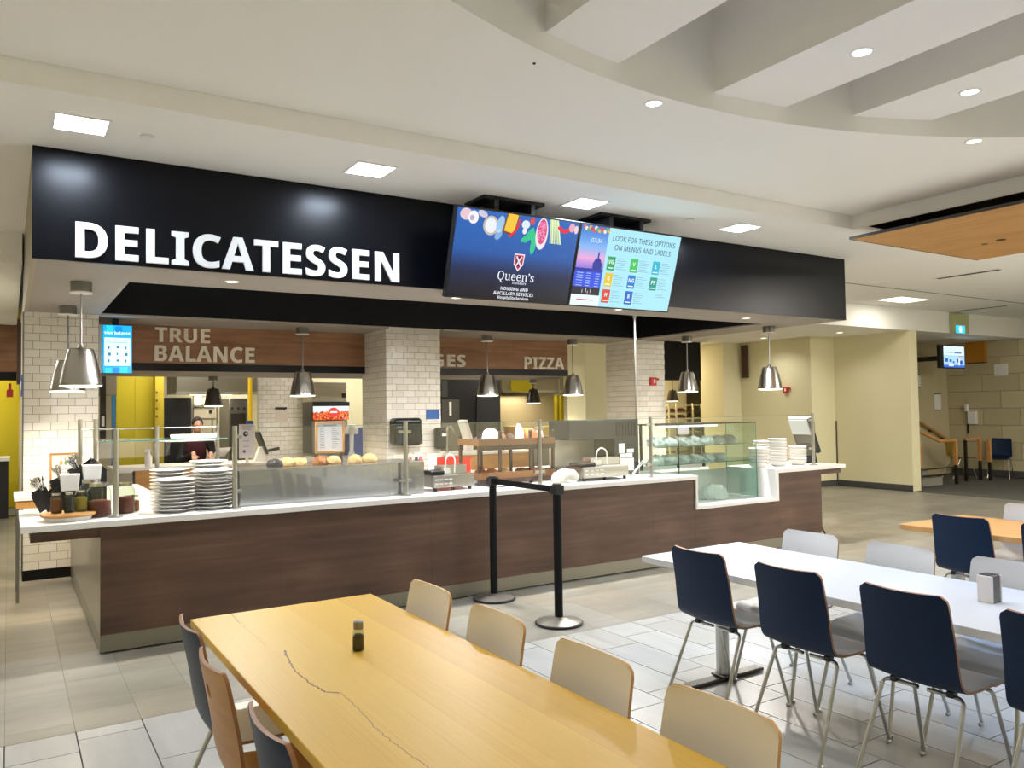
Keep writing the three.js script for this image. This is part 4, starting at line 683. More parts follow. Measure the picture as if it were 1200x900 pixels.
const scr2 = canvasMat(1024, 600, (c, w, h) => {
  c.fillStyle = '#a9e6f7'; c.fillRect(0, 0, w, h);
  // side panel: evening sky, skyline and clock
  const g = c.createLinearGradient(0, 0, 0, 440); g.addColorStop(0, '#2f6fd0'); g.addColorStop(0.35, '#7fb4f2'); g.addColorStop(0.55, '#e9a8d8'); g.addColorStop(0.75, '#7d6ce0'); g.addColorStop(1, '#2440d0'); c.fillStyle = g; c.fillRect(0, 0, 270, 440);
  for (let i = 0; i < 14; i++) { c.fillStyle = ['#d85a4a', '#f0e2d6', '#4fa86a', '#e0b04a', '#b04a7a'][i % 5]; c.beginPath(); c.arc(30 + i * 18, 16 + (i % 3) * 10, 15, 0, 7); c.fill(); }
  c.fillStyle = '#e8f6ff'; c.font = '44px sans-serif'; c.textAlign = 'left'; c.fillText('07:34', 110, 122);
  c.fillStyle = '#1f2f9c'; c.fillRect(0, 318, 270, 22); c.fillRect(160, 270, 90, 60); c.beginPath(); c.arc(205, 270, 36, Math.PI, 0); c.fill(); c.fillRect(198, 190, 14, 50); c.fillStyle = '#2b52e0'; c.fillRect(0, 340, 270, 130); c.fillStyle = '#cfe2ff'; for (let i = 0; i < 6; i++) { c.fillRect(24, 352 + i * 19, 60, 4); c.fillRect(116, 352 + i * 19, 44, 4); c.fillRect(206, 352 + i * 19, 40, 4); }
  c.fillStyle = '#1d1a2c'; c.fillRect(0, 460, 270, 58); c.fillStyle = '#d9d9e6'; for (const [x, y, l] of [[96, 478, 26], [132, 466, 34], [150, 486, 22], [176, 472, 30]]) c.fillRect(x, y, 5, l);
  c.fillStyle = '#e9f8ff'; c.fillRect(0, 518, 280, 82); c.fillStyle = '#c22a4a'; c.font = 'bold 20px sans-serif'; c.fillRect(56, 552, 170, 7);
  c.fillStyle = '#22304a'; c.textAlign = 'center'; c.font = '55px sans-serif'; c.fillText('LOOK FOR THESE OPTIONS', 645, 92); c.fillText('ON MENUS AND LABELS', 645, 160);
  const chips = [['#12a35a', 'VG'], ['#3cc25c', 'V'], ['#18b6d2', 'L'], ['#e8c22a', 'G'], ['#1978d0', 'NG'], ['#0f9a8a', 'PF'], ['#d8442a', 'H'], ['#1562c8', 'R']];
  for (let r = 0; r < 3; r++) for (let k = 0; k < 3; k++) { const i = r * 3 + k, x = 300 + k * 236, y = 212 + r * 126; if (i < 8) { c.fillStyle = chips[i][0]; c.fillRect(x, y, 78, 104); c.fillStyle = '#eafaf6'; c.font = 'bold 42px sans-serif'; c.fillText(chips[i][1], x + 39, y + 56); c.fillRect(x + 12, y + 82, 54, 8); } c.fillStyle = '#6f97a8'; for (let q = 0; q < (i < 8 ? 6 : 2); q++) c.fillRect(x + 92, y + 10 + q * 16, 70 + (q * 31) % 40, 3); }
}, { glow: 0.78 });
{
  const yb = 2.50, zb = 0.28, yt = 3.205, zt = 0.50;
  const a = onZ(535, 238, zt).x, b = onZ(681, 262, zt).x, c = onZ(800, 280, zt).x;
  const t = thing('wall_screen', 'tilted flat screen showing food on blue with a crest and white lettering', 'screen'); tilted(t, a, b, yb, zb, yt, zt, scr1);
  const u = thing('wall_screen', 'tilted flat screen titled LOOK FOR THESE OPTIONS ON MENUS AND LABELS', 'screen'); tilted(u, b + 0.003, c, yb, zb, yt, zt, scr2);
  for (const [o, x] of [[t, (a + b) / 2], [u, (b + c) / 2]]) { const l = new THREE.RectAreaLight(o === t ? 0x4a80d8 : 0xa9e6f7, o === t ? 0.35 : 0.8, 1.15, 0.68); l.position.set(x, 2.86, 0.41); l.lookAt(x, 2.86 - 1.2, 4.3); scene.add(l);
    mesh('bracket', [box(x - 0.2, x - 0.16, 3.0, 3.34, 0.05, 0.40), box(x + 0.16, x + 0.2, 3.0, 3.34, 0.05, 0.40)], M.plastic, o); mesh('ceiling_mount', box(x - 0.3, x + 0.3, 3.325, HL, 0.06, 0.40), M.plastic, o); }
}
{ // portrait display beside the corridor column
  const z = -3.3, p = onZ(120, 380, z), q = onZ(155, 438, z), t = thing('portrait_screen', 'small bright blue portrait screen hung beside TRUE BALANCE', 'screen');
  mesh('casing', rbox(p.x - 0.03, q.x, q.y, p.y, z - 0.05, z - 0.002, 0.006), M.plastic, t);
  mesh('side_cap', box(p.x - 0.031, p.x - 0.0, q.y + 0.003, p.y - 0.003, z - 0.004, z - 0.0005), std(0xdfe8ee, 0.4), t);
  mesh('screen', new THREE.PlaneGeometry(q.x - p.x - 0.008, p.y - q.y - 0.012).translate((p.x + q.x) / 2, (p.y + q.y) / 2, z), canvasMat(256, 448, (c, w, h) => { c.fillStyle = '#1ea2ee'; c.fillRect(0, 0, w, h); c.fillStyle = '#28c4f6'; c.fillRect(30, 0, 60, 60); c.fillRect(150, 390, 70, 58); c.fillRect(20, 400, 60, 48); c.fillStyle = '#1480e0'; c.fillRect(110, 10, 60, 70); c.fillRect(90, 400, 50, 48); c.fillStyle = '#eafcff'; c.font = 'bold 38px sans-serif'; c.textAlign = 'center'; c.fillText('true balance', 128, 84); c.fillStyle = '#c9f4fb'; c.fillRect(14, 116, 228, 264); c.fillStyle = '#4e9cb0'; c.fillRect(30, 136, 190, 6); c.fillRect(30, 158, 190, 5); c.fillStyle = '#2a6f86'; for (let r = 0; r < 3; r++) for (let k = 0; k < 3; k++) c.fillRect(46 + k * 74, 196 + r * 62, 14 + ((r + k) % 2) * 10, 28 - (k % 2) * 8); }, { glow: 1.15 }), t);
  mesh('bracket', box(p.x + 0.1, p.x + 0.16, p.y - 0.2, 2.612, z - 0.12, z - 0.05), M.plastic, t);
  const l = new THREE.RectAreaLight(0x4ab4f4, 3, 0.28, 0.5); l.position.set((p.x + q.x) / 2, (p.y + q.y) / 2, z + 0.02); l.lookAt((p.x + q.x) / 2, (p.y + q.y) / 2, 5); scene.add(l);
}

// ================================================================== KITCHEN BEHIND THE SIGNS
{ // back counter
  const t = thing('kitchen_counter', 'white topped back counter with a tan wood front between the columns', 'counter');
  const x0 = onZ(156, 546, -5.35).x;
  mesh('top', rbox(x0, 7.0, 0.87, 0.91, -6.1, -5.35, 0.004), M.stone, t);
  mesh('front', box(x0 + 0.03, 6.98, 0.1, 0.87, -5.42, -5.40), M.oak, t); mesh('body', box(x0 + 0.03, 6.98, 0.1, 0.86, -6.05, -5.42), M.white, t); mesh('plinth', box(x0 + 0.06, 6.95, 0, 0.1, -6.0, -5.46), M.blackMatte, t);
  const e = thing('end_cabinet', 'grey fronted low cabinet under the yellow panels', 'cabinet');
  mesh('door', box(0.62, x0 + 0.0, 0.12, 0.84, -5.42, -5.40), std(0x9d9684, 0.5), e); mesh('body', box(0.62, x0, 0.1, 0.86, -6.05, -5.42), M.white, e); mesh('top', box(0.60, x0, 0.86, 0.91, -6.1, -5.35), M.stone, e); mesh('plinth', box(0.64, x0, 0, 0.1, -6, -5.46), M.blackMatte, e);
  // glass screen along it
  const g = thing('kitchen_guard', 'clear glass screen with slim posts on the back counter', 'glass guard');
  const zz = -5.5, posts = [426, 446, 590, 660].map((p) => onZ(p, 510, zz).x);
  posts.forEach((x) => mesh('post', cyl(x, 0.91, 1.40, zz, 0.014), M.steel, g));
  mesh('pane', box(posts[0] + 0.02, posts[1] - 0.02, 0.95, 1.38, zz - 0.003, zz + 0.003), M.glass, g); mesh('pane', box(4.2, posts[2] - 0.02, 0.95, 1.40, zz - 0.003, zz + 0.003), M.glass, g); mesh('pane', box(posts[2] + 0.02, posts[3] - 0.02, 0.95, 1.40, zz - 0.003, zz + 0.003), M.glass, g);
}
{ // yellow cupboard panels
  const z = -7.2, t = thing('tall_cupboard', 'tall bright yellow cupboard with two plain doors', 'cupboard');
  const a = onZ(136, 470, z).x, m = onZ(158, 470, z).x, b = onZ(181, 470, z).x;
  mesh('body', box(a, b, 0, 2.5, z - 0.5, z - 0.02), M.yellow, t); mesh('door', box(a + 0.002, m - 0.003, 0.08, 2.48, z - 0.02, z), M.yellow, t); mesh('door', box(m + 0.003, b - 0.002, 0.08, 2.48, z - 0.02, z), M.yellow, t);
  const u = thing('wall_cabinet', 'brown grey cabinet hung beside the yellow cupboard', 'cabinet'), p = onZ(137, 463, -6.6);
  mesh('body', box(0.0, p.x, p.y, 2.5, -6.9, -6.62), std(0x8b8472, 0.5), u); mesh('door', box(0.0, p.x - 0.004, p.y + 0.004, 2.49, -6.62, -6.6), std(0x938c7a, 0.5), u);
  const pz = -7.1, q0 = onZ(131, 470, pz).x, q1 = onZ(135.5, 470, pz).x; tag(mesh('blue_pipe', box(q0, q1, 0, 2.6, pz - 0.05, pz), std(0x2f6f96, 0.4)), 'blue upright strip at the side of the yellow cupboard', 'strip');
  const f0 = onZ(117, 485, -6.5), f1 = onZ(124, 514, -6.5), fr = thing('wall_clipboard', 'black framed board hung beside the tiled corridor column', 'board');
  mesh('board', box(f0.x, f1.x, f1.y, f0.y, -6.5, -6.48), M.plastic, fr); mesh('sheet', box(f0.x + 0.02, f1.x - 0.02, (f0.y + f1.y) / 2, f0.y - 0.03, -6.48, -6.477), M.paper, fr); mesh('hanger', box(f0.x, f1.x, f0.y, 2.6, -6.5, -6.495), M.gunmetal, fr);
  const y0 = onZ(182, 470, -7.0).x, y1 = onZ(192, 470, -7.0).x, yp = thing('yellow_pillar', 'narrow mustard pillar beside the dark door', 'pillar'); mesh('shaft', box(y0, y1, 0, 2.74, -7.3, -7.0), std(0xb9a42a, 0.5), yp); for (let i = 0; i < 4; i++) mesh('hook', box(y0 + 0.01, y0 + 0.03, 1.55 + i * 0.12, 1.58 + i * 0.12, -7.0, -6.98), M.gunmetal, yp);
}
{ // hood, dark door, shelves, hose
  const z = -7.4, a = onZ(207, 440, z).x, b = onZ(301, 440, z).x, yb = onZ(250, 461, z).y, t = thing('extractor_hood', 'brushed steel extractor hood across the kitchen', 'hood');
  mesh('canopy', box(a, b, yb, 2.74, z - 0.9, z), std(0x8f8c80, 0.35, { metalness: 0.9 }), t); mesh('lower_rim', box(a - 0.01, b + 0.01, yb - 0.02, yb + 0.03, z - 0.01, z + 0.015), M.steel, t);
  mesh('lamp', box(a + 0.3, b - 0.3, yb - 0.012, yb - 0.002, z - 0.6, z - 0.2), M.glowWarm, t); areaDown((a + b) / 2, yb - 0.03, z - 0.4, b - a - 0.6, 0.4, WARM, I.kitchen);
  const p0 = onZ(192, 466, z - 0.3), p1 = onZ(224, 466, z - 0.3), d = thing('kitchen_door', 'flat black kitchen door behind the worker', 'door'); mesh('leaf', box(p0.x, p1.x, 0, p0.y, z - 0.36, z - 0.3), std(0x0e1118, 0.5), d); mesh('push_plate', box(p0.x + 0.03, p0.x + 0.09, 0.95, 1.2, z - 0.3, z - 0.296), M.steelDark, d);
  const s0 = onZ(225, 470, z - 0.4).x, s1 = onZ(256, 470, z - 0.4).x, sh = thing('steel_shelving', 'steel shelf unit with a grey machine behind the worker', 'shelf');
  for (const y of [1.05, 1.5, 1.72]) mesh('shelf', box(s0, s1, y, y + 0.02, z - 0.85, z - 0.45), M.steelDark, sh); for (const x of [s0 + 0.01, s1 - 0.01]) for (const q of [z - 0.84, z - 0.46]) mesh('upright', box(x - 0.012, x + 0.012, 0, 1.85, q - 0.012, q + 0.012), M.steelDark, sh);
  const mw = thing('grey_machine', 'grey boxy machine with a round dial on the steel shelf', 'machine', [(s0 + s1) / 2 + 0.0, 1.521, z - 0.65]); mesh('casing', rbox(-0.17, 0.17, 0, 0.19, -0.15, 0.16, 0.01), std(0x8d8b80, 0.45), mw); mesh('dial', new THREE.CylinderGeometry(0.03, 0.03, 0.01, 16).rotateX(Math.PI / 2).translate(0.1, 0.11, 0.165), M.plastic, mw);
  for (const [dx, h, l] of [[-0.08, 0.16, 'pale carton on the upper steel shelf'], [0.06, 0.12, 'cream tub on the upper steel shelf']]) tag(mesh('carton', rbox((s0 + s1) / 2 + dx - 0.05, (s0 + s1) / 2 + dx + 0.06, 1.74, 1.74 + h, z - 0.75, z - 0.6, 0.006), std(0xe6dfc0, 0.6)), l, 'carton');
  const h = onZ(293, 440, z + 0.4); const hs = thing('gas_hose', 'bright yellow hose hanging from the hood to a blue coupling', 'hose'); mesh('hose', bar([h.x, onZ(293, 494, z + 0.4).y, z + 0.4], [h.x, 2.74, z + 0.4], 0.032), std(0xe0b80c, 0.45), hs); mesh('coupling', cyl(h.x, onZ(293, 501, z + 0.4).y, onZ(293, 493, z + 0.4).y, z + 0.4, 0.05), std(0x1c3f8c, 0.4), hs);
  const ov0 = onZ(268, 470, z - 0.5).x, ov1 = onZ(292, 470, z - 0.5).x, ov = thing('steel_oven', 'tall steel oven standing under the hood', 'oven'); mesh('body', rbox(ov0, ov1 - 0.03, 0.1, onZ(270, 467, z - 0.5).y, z - 1.2, z - 0.5, 0.01), M.steelDark, ov); mesh('door', rbox(ov0 + 0.03, ov1 - 0.06, 0.8, 1.6, z - 0.5, z - 0.48, 0.01), M.gunmetal, ov); for (const dx of [0.05, 0.15, 0.25]) mesh('knob', new THREE.CylinderGeometry(0.02, 0.02, 0.03, 12).rotateX(Math.PI / 2).translate(ov0 + dx, 1.68, z - 0.485), M.plastic, ov); mesh('foot', [box(ov0 + 0.03, ov0 + 0.07, 0, 0.1, z - 0.6, z - 0.56), box(ov1 - 0.1, ov1 - 0.06, 0, 0.1, z - 0.6, z - 0.56), box(ov0 + 0.03, ov0 + 0.07, 0, 0.1, z - 1.15, z - 1.11), box(ov1 - 0.1, ov1 - 0.06, 0, 0.1, z - 1.15, z - 1.11)], M.gunmetal, ov);
}
{ // tiled kitchen wall
  const z = -7.9, a = onZ(302, 470, z).x, b = onZ(360, 470, z).x, w = struct('wall_tiled', box(a, b, 0, 2.74, z - 0.2, z - 0.008), M.grout, 'white tiled kitchen wall with a towel rail');
  const TW = 0.1535, TH = 0.0795, low = []; for (let r = 0; r < 35; r++) for (let k = -1; k < 9; k++) { const x0 = a + (k + (r % 2) * 0.5) * TW; const p = Math.max(x0, a) + 0.002, q = Math.min(x0 + TW, b) - 0.002; if (q - p < 0.01) continue; const g = box(p, q, r * TH + 0.002, Math.min((r + 1) * TH - 0.002, 2.74), z - 0.008, z); if (r < 10) low.push(g); else mesh('tile', g, M.tile[(r * 7 + k + 9) % 3], w); } const lo = mesh('lower_tiles', mergeGeometries(low), M.tile[0], w); lo.userData.kind = 'stuff';
  struct('wall_tiled', box(a - 0.12, a - 0.01, 0, 2.74, z - 0.2, z + 0.02), std(0xd9d3ae, 0.6), 'pale corner trim beside the tiled kitchen wall');
  const p = onZ(323, 478, z + 0.02), q = onZ(336, 479, z + 0.02); tag(mesh('towel_rail', box(p.x, q.x, p.y - 0.02, p.y + 0.012, z + 0.001, z + 0.03), M.gunmetal), 'short dark rail on the white tiled kitchen wall', 'rail');
  const s0 = onZ(323, 481, z + 0.01), s1 = onZ(337, 495, z + 0.01); tag(mesh('wall_sheet', box(s0.x, s1.x, s1.y, s0.y, z + 0.001, z + 0.006), std(0xd9cdc2, 0.6)), 'pale sheet below the dark rail on the tiled wall', 'sheet');
}
{ // cream recess with the juice dispenser
  const zc = -7.6; struct('wall_kitchen', box(onZ(361, 470, zc).x, onZ(440, 470, zc).x + 0.6, 0, 2.74, zc - 0.15, zc), M.wall, 'cream wall behind the drinks machine');
  const z = -6.2, a = onZ(366, 450, z).x, b = onZ(407, 450, z).x, Y = (py) => onZ(386, py, z).y, t = thing('drinks_dispenser', 'drinks dispenser with a glowing red fruit panel and steel top', 'dispenser');
  mesh('body', box(a, b, 0.95, Y(471), z - 0.5, z - 0.03), M.gunmetal, t); mesh('steel_top', rbox(a, b - 0.02, Y(471), Y(448), z - 0.5, z + 0.02, 0.006), std(0xa9a294, 0.35, { metalness: 0.9 }), t); mesh('switch', box(b - 0.1, b - 0.04, Y(466), Y(461), z + 0.02, z + 0.03), M.plastic, t);
  mesh('visor', rbox(a - 0.01, b + 0.02, Y(476), Y(471), z - 0.05, z + 0.05, 0.01), M.plastic, t);
  mesh('lit_panel', new THREE.PlaneGeometry(b - a + 0.01, Y(476) - Y(492)).translate((a + b) / 2 + 0.005, (Y(476) + Y(492)) / 2, z + 0.03), canvasMat(256, 112, (c, w, h) => { c.fillStyle = '#dfe9f4'; c.fillRect(0, 0, w, h); let s = 3; const rn = () => (s = (s * 16807) % 2147483647) / 2147483647; for (let i = 0; i < 500; i++) { c.fillStyle = ['#c8321e', '#e0562a', '#a01c14', '#e88a3a'][Math.floor(rn() * 4)]; c.beginPath(); c.arc(rn() * w, 48 + rn() * 70, 4 + rn() * 5, 0, 7); c.fill(); } c.fillStyle = '#e03a34'; c.beginPath(); c.arc(146, 50, 38, 0, 7); c.fill(); c.fillStyle = '#f8e8e4'; c.fillRect(120, 42, 52, 14); }, { glow: 0.9 }), t);
  mesh('spout_panel', box(a, b, Y(530), Y(493), z - 0.03, z + 0.0), M.steelDark, t); mesh('drip_tray', box(a, b, 0.912, 0.95, z - 0.5, z + 0.12), M.steelDark, t);
  const bx0 = onZ(408, 500, -6).x, bx1 = onZ(427, 500, -6).x; const bl = thing('blue_bin', 'royal blue bin with a split lid by the drinks dispenser', 'bin'); const by = onZ(415, 501, -6).y; mesh('body', rbox(bx0, bx1, 0.912, by - 0.02, -6.06, -5.8, 0.01), std(0x1f4aa0, 0.45), bl); mesh('lid', [rbox(bx0, (bx0 + bx1) / 2 + 0.05, by - 0.02, by, -6.06, -5.8, 0.008), rbox((bx0 + bx1) / 2 + 0.06, bx1, by - 0.02, by, -6.06, -5.8, 0.008)], std(0x2450aa, 0.45), bl);
  const wx = onZ(412, 512, -5.7); const cap = thing('white_urn', 'white domed dispenser standing before the blue bin', 'dispenser', [wx.x, 0.912, -5.7]); mesh('dome', lathe([[0, 0.5], [0.06, 0.48], [0.1, 0.42], [0.105, 0.36], [0.1, 0.34], [0, 0.34]], 20), M.white, cap); mesh('stem', lathe([[0.07, 0], [0.05, 0.03], [0.03, 0.1], [0.035, 0.34]], 16), M.white, cap);
}
{ // staff notice board and the second register on the back counter
  const z = -5.2, a = onZ(281, 498, z), b = onZ(298, 533, z), t = thing('notice_stand', 'white notice sheet with a black emblem in a clear holder', 'notice', [0, 0, 0]);
  mesh('sheet', new THREE.PlaneGeometry(b.x - a.x, a.y - b.y).translate((a.x + b.x) / 2, (a.y + b.y) / 2, z + 0.004), canvasMat(200, 400, (c) => { c.fillStyle = '#e7e3ea'; c.fillRect(0, 0, 200, 400); c.fillStyle = '#26232c'; c.beginPath(); c.arc(80, 120, 36, 0, 7); c.fill(); c.fillStyle = '#e7e3ea'; c.beginPath(); c.arc(92, 116, 16, 0, 7); c.fill(); c.fillStyle = '#9a94a4'; for (let i = 0; i < 4; i++) c.fillRect(30, 20 + i * 14, 130, 5); c.fillRect(40, 210, 90, 8); c.fillRect(40, 280, 90, 8); c.fillStyle = '#8a3a6a'; c.beginPath(); c.arc(60, 350, 20, 0, 7); c.fill(); c.fillStyle = '#9a94a4'; c.fillRect(90, 345, 70, 8); }), t);
  mesh('holder', box(a.x - 0.01, b.x + 0.01, b.y - 0.04, a.y + 0.01, z - 0.004, z + 0.002), M.white, t); mesh('foot', box(a.x, b.x, 0.911, 0.925, z - 0.28, z + 0.04), M.white, t); mesh('stem', box((a.x + b.x) / 2 - 0.02, (a.x + b.x) / 2 + 0.02, 0.92, b.y, z - 0.02, z - 0.005), M.white, t); t.position.z = 0;
  const c0 = onZ(297, 512, -5.55), r = thing('register', 'black touch screen register on the kitchen back counter', 'register', [onZ(306, 530, -5.6).x, 0.91, -5.6]);
  mesh('screen', uvBox(new RoundedBoxGeometry(0.03, 0.34, 0.28, 2, 0.006).rotateZ(0.35).translate(0, 0.26, 0)), M.plastic, r); mesh('stand', poly([[-0.1, 0], [0.06, 0], [0.03, 0.2], [-0.03, 0.2]], 0.1, 0.003).translate(0, 0, -0.05), M.white, r); mesh('card_reader', uvBox(new RoundedBoxGeometry(0.16, 0.04, 0.08, 2, 0.008).rotateZ(0.2).translate(0.17, 0.16, 0.03)), M.gunmetal, r);
  const sp = thing('spray_bottle', 'small white spray bottle by the yellow cupboard', 'bottle', [onZ(174, 525, -5.5).x, 0.91, -5.5]); mesh('bottle', lathe([[0, 0], [0.045, 0], [0.045, 0.12], [0.02, 0.17], [0.018, 0.19]], 16), M.white, sp); mesh('nozzle', rbox(-0.05, 0.025, 0.19, 0.225, -0.015, 0.015, 0.005), M.white, sp);
}
{ // towel and soap dispensers on the middle column
  const z = -3.2; const p = onZ(455, 490, z), q = onZ(487, 521, z), t = thing('towel_dispenser', 'large black paper towel dispenser on the middle tiled column', 'dispenser');
  mesh('housing', rbox(p.x, q.x, q.y, p.y, z + 0.001, z + 0.22, 0.05, 4), std(0x090b0f, 0.25), t); mesh('window', rbox(p.x + 0.02, p.x + 0.16, q.y + 0.02, p.y - 0.1, z + 0.2, z + 0.222, 0.01), std(0x24303c, 0.1), t); mesh('outlet', box(p.x + 0.08, q.x - 0.08, q.y + 0.002, q.y + 0.012, z + 0.1, z + 0.21), M.blackMatte, t);
  const a = onZ(507, 501, z), b = onZ(520, 526, z), s = thing('soap_dispenser', 'small black soap dispenser at the edge of the middle tiled column', 'dispenser'); mesh('housing', rbox(a.x, b.x, b.y, a.y, z + 0.001, z + 0.11, 0.04, 4), std(0x0e0f11, 0.35), s); mesh('badge', box((a.x + b.x) / 2, (a.x + b.x) / 2 + 0.06, a.y - 0.11, a.y - 0.08, z + 0.11, z + 0.1115), M.paper, s);
  const c = onZ(490, 510, z), d = onZ(495, 520, z), sw = thing('wall_switch', 'small framed wall switch between the two black dispensers', 'switch'); mesh('plate', rbox(c.x, d.x, d.y, c.y, z + 0.001, z + 0.012, 0.003), M.steelDark, sw); mesh('rocker', box(c.x + 0.018, d.x - 0.018, d.y + 0.02, c.y - 0.02, z + 0.012, z + 0.016), M.white, sw);
  const e = onZ(499, 480, z), f = onZ(515, 491, z); tag(mesh('wall_notice', box(e.x, Math.min(f.x, 4.178), f.y, e.y, z + 0.001, z + 0.004), canvasMat(160, 110, (k) => { k.fillStyle = '#e9e6e4'; k.fillRect(0, 0, 160, 110); k.fillStyle = '#2d5fa8'; k.fillRect(0, 0, 160, 34); k.fillStyle = '#8fb0d8'; k.fillRect(8, 36, 144, 8); for (let i = 0; i < 3; i++) { k.fillStyle = '#7a5a5a'; k.beginPath(); k.arc(30 + i * 48, 82, 13, 0, 7); k.fill(); } })), 'blue headed hygiene notice taped to the middle tiled column', 'notice');
  // bottles on the shelf in front of the column
  for (const [px, col, l] of [[481, 0xb8482e, 'red capped sauce bottle behind the food well'], [488, 0x2a3038, 'dark sauce bottle behind the food well'], [493, 0xa84a58, 'pink labelled bottle behind the food well']]) { const x = onZ(px, 540, -1.4).x, bt = thing('sauce_bottle', l, 'bottle', [x, 0.93, -1.4]); mesh('bottle', lathe([[0, 0], [0.035, 0], [0.036, 0.13], [0.015, 0.18], [0.014, 0.2]], 14), std(col, 0.4), bt); mesh('cap', cyl(0, 0.2, 0.23, 0, 0.016), M.white, bt); }
  const w = thing('prep_counter', 'white prep counter standing between the food well and the middle column', 'counter'); mesh('top', rbox(0.7, 7.0, 0.89, 0.93, -1.75, -1.25, 0.004), M.stone, w); mesh('body', box(0.72, 6.98, 0.1, 0.89, -1.72, -1.28), M.white, w); mesh('plinth', box(0.76, 6.9, 0, 0.1, -1.68, -1.33), M.blackMatte, w);
  const cx = onZ(505, 550, -1.5).x, pl = thing('cardboard_box', 'red plastic crate on the prep counter', 'crate', [onZ(530, 545, -1.5).x, 0.93, -1.5]); pl.name = numbered('red_crate'); mesh('crate', [box(-0.16, 0.16, 0, 0.012, -0.11, 0.11), box(-0.16, 0.16, 0.012, 0.16, 0.1, 0.11), box(-0.16, 0.16, 0.012, 0.16, -0.11, -0.1), box(-0.16, -0.15, 0.012, 0.16, -0.1, 0.1), box(0.15, 0.16, 0.012, 0.16, -0.1, 0.1)], std(0xd8231c, 0.4), pl); mesh('rim', [box(-0.17, 0.17, 0.15, 0.165, 0.11, 0.12), box(-0.17, 0.17, 0.15, 0.165, -0.12, -0.11)], std(0xd8231c, 0.4), pl);
  const ct = onZ(505, 545, -1.35), cd = thing('menu_card', 'white card with a dark oval leaning by the prep counter', 'card', [ct.x, 0.93, -1.32]); mesh('card', box(-0.05, 0.05, 0, 0.2, -0.004, 0.004), canvasMat(80, 160, (k) => { k.fillStyle = '#eeeae4'; k.fillRect(0, 0, 80, 160); k.fillStyle = '#5a4a40'; k.beginPath(); k.ellipse(40, 76, 15, 48, 0, 0, 7); k.fill(); }), cd);
}
{ // right bay: black cold room front, ovens, yellow bits
  const z = -7.0, a = onZ(516, 450, z).x - 0.2, b = onZ(586, 450, z).x, t = thing('cold_room', 'black panelled cold room front behind the GES sign', 'cold room');
  mesh('wall_panel', box(a, b, 0, 2.74, z - 0.4, z), std(0x07080a, 0.5), t); const p = onZ(517, 468, z), q = onZ(538, 520, z); mesh('door', box(p.x, q.x, 0.1, p.y, z, z + 0.03), std(0x4c4a46, 0.4), t); mesh('handle', rbox(p.x + 0.14, p.x + 0.18, 1.5, 1.75, z + 0.03, z + 0.06, 0.006), M.white, t); mesh('upper_panel', box(p.x, onZ(524, 460, z).x, onZ(524, 465, z).y, onZ(524, 446, z).y, z, z + 0.02), std(0x3c3e3c, 0.5), t); mesh('door', box(onZ(558, 466, z).x, b - 0.02, 0.1, onZ(558, 466, z).y, z, z + 0.03), std(0x1d1e22, 0.4), t);
  const lx = onZ(538, 440, -6.2); downlight(lx.x, 2.75, -6.2, 0.07, 'small bright downlight by the black cold room', null, WARM, 6, M.glowWarm);
  const oz = -8.0, o0 = onZ(588, 450, oz).x, o1 = onZ(664, 450, oz).x, ov = thing('pizza_hood', 'steel pizza oven hood with a yellow curved front', 'hood');
  mesh('canopy', box(o0, o1, onZ(620, 458, oz).y, 2.74, oz - 0.8, oz), std(0xa8a08a, 0.35, { metalness: 0.8 }), ov); mesh('yellow_band', box(onZ(598, 450, oz).x, onZ(623, 450, oz).x, onZ(610, 459, oz).y, onZ(610, 444, oz).y, oz, oz + 0.05), M.yellow, ov); mesh('lower_rim', box(o0, o1, onZ(620, 460, oz).y, onZ(620, 457, oz).y, oz, oz + 0.04), M.steel, ov);
  areaDown((o0 + o1) / 2, onZ(620, 462, oz).y - 0.02, oz - 0.3, 0.9, 0.4, WARM, I.kitchen);
  const bp = thing('steel_backsplash', 'steel backsplash wall behind the pizza counter', 'backsplash'); mesh('sheet', box(o0, o1 + 0.2, 0.9, onZ(620, 461, oz).y - 0.03, oz - 0.8, oz - 0.76), std(0xb0a688, 0.4, { metalness: 0.6 }), bp); mesh('stile', box(o0, o0 + 0.03, 0, 0.9, oz - 0.8, oz - 0.76), M.steelDark, bp);
  const yx0 = onZ(649, 480, -7.2).x, yx1 = onZ(663, 480, -7.2).x, yy0 = onZ(655, 497, -7.2).y, yy1 = onZ(655, 463, -7.2).y; const yc = thing('hanging_apron', 'yellow draped apron hanging by the pizza ovens', 'apron'); const cg = new THREE.PlaneGeometry(yx1 - yx0, yy1 - yy0, 16, 4), cp = cg.attributes.position; for (let i = 0; i < cp.count; i++) cp.setZ(i, 0.025 * Math.sin(cp.getX(i) * 60)); cg.computeVertexNormals(); mesh('cloth', cg.translate((yx0 + yx1) / 2, (yy0 + yy1) / 2, -7.2), std(0xcdb81a, 0.8, { side: THREE.DoubleSide }), yc); mesh('hook_rail', box(yx0, yx1, yy1 - 0.01, yy1 + 0.02, -7.23, -7.2), M.steel, yc); mesh('hanger', box((yx0 + yx1) / 2 - 0.01, (yx0 + yx1) / 2 + 0.01, yy1, 2.74, -7.22, -7.2), M.steel, yc);
  const pc = thing('pizza_prep_unit', 'steel prep unit with boxes under the pizza hood', 'prep unit'); mesh('body', box(o0 + 0.1, o1 - 0.1, 0, 1.0, oz - 0.6, oz - 0.1), M.steelDark, pc); mesh('top', box(o0 + 0.05, o1 - 0.05, 1.0, 1.03, oz - 0.65, oz - 0.05), M.steel, pc);
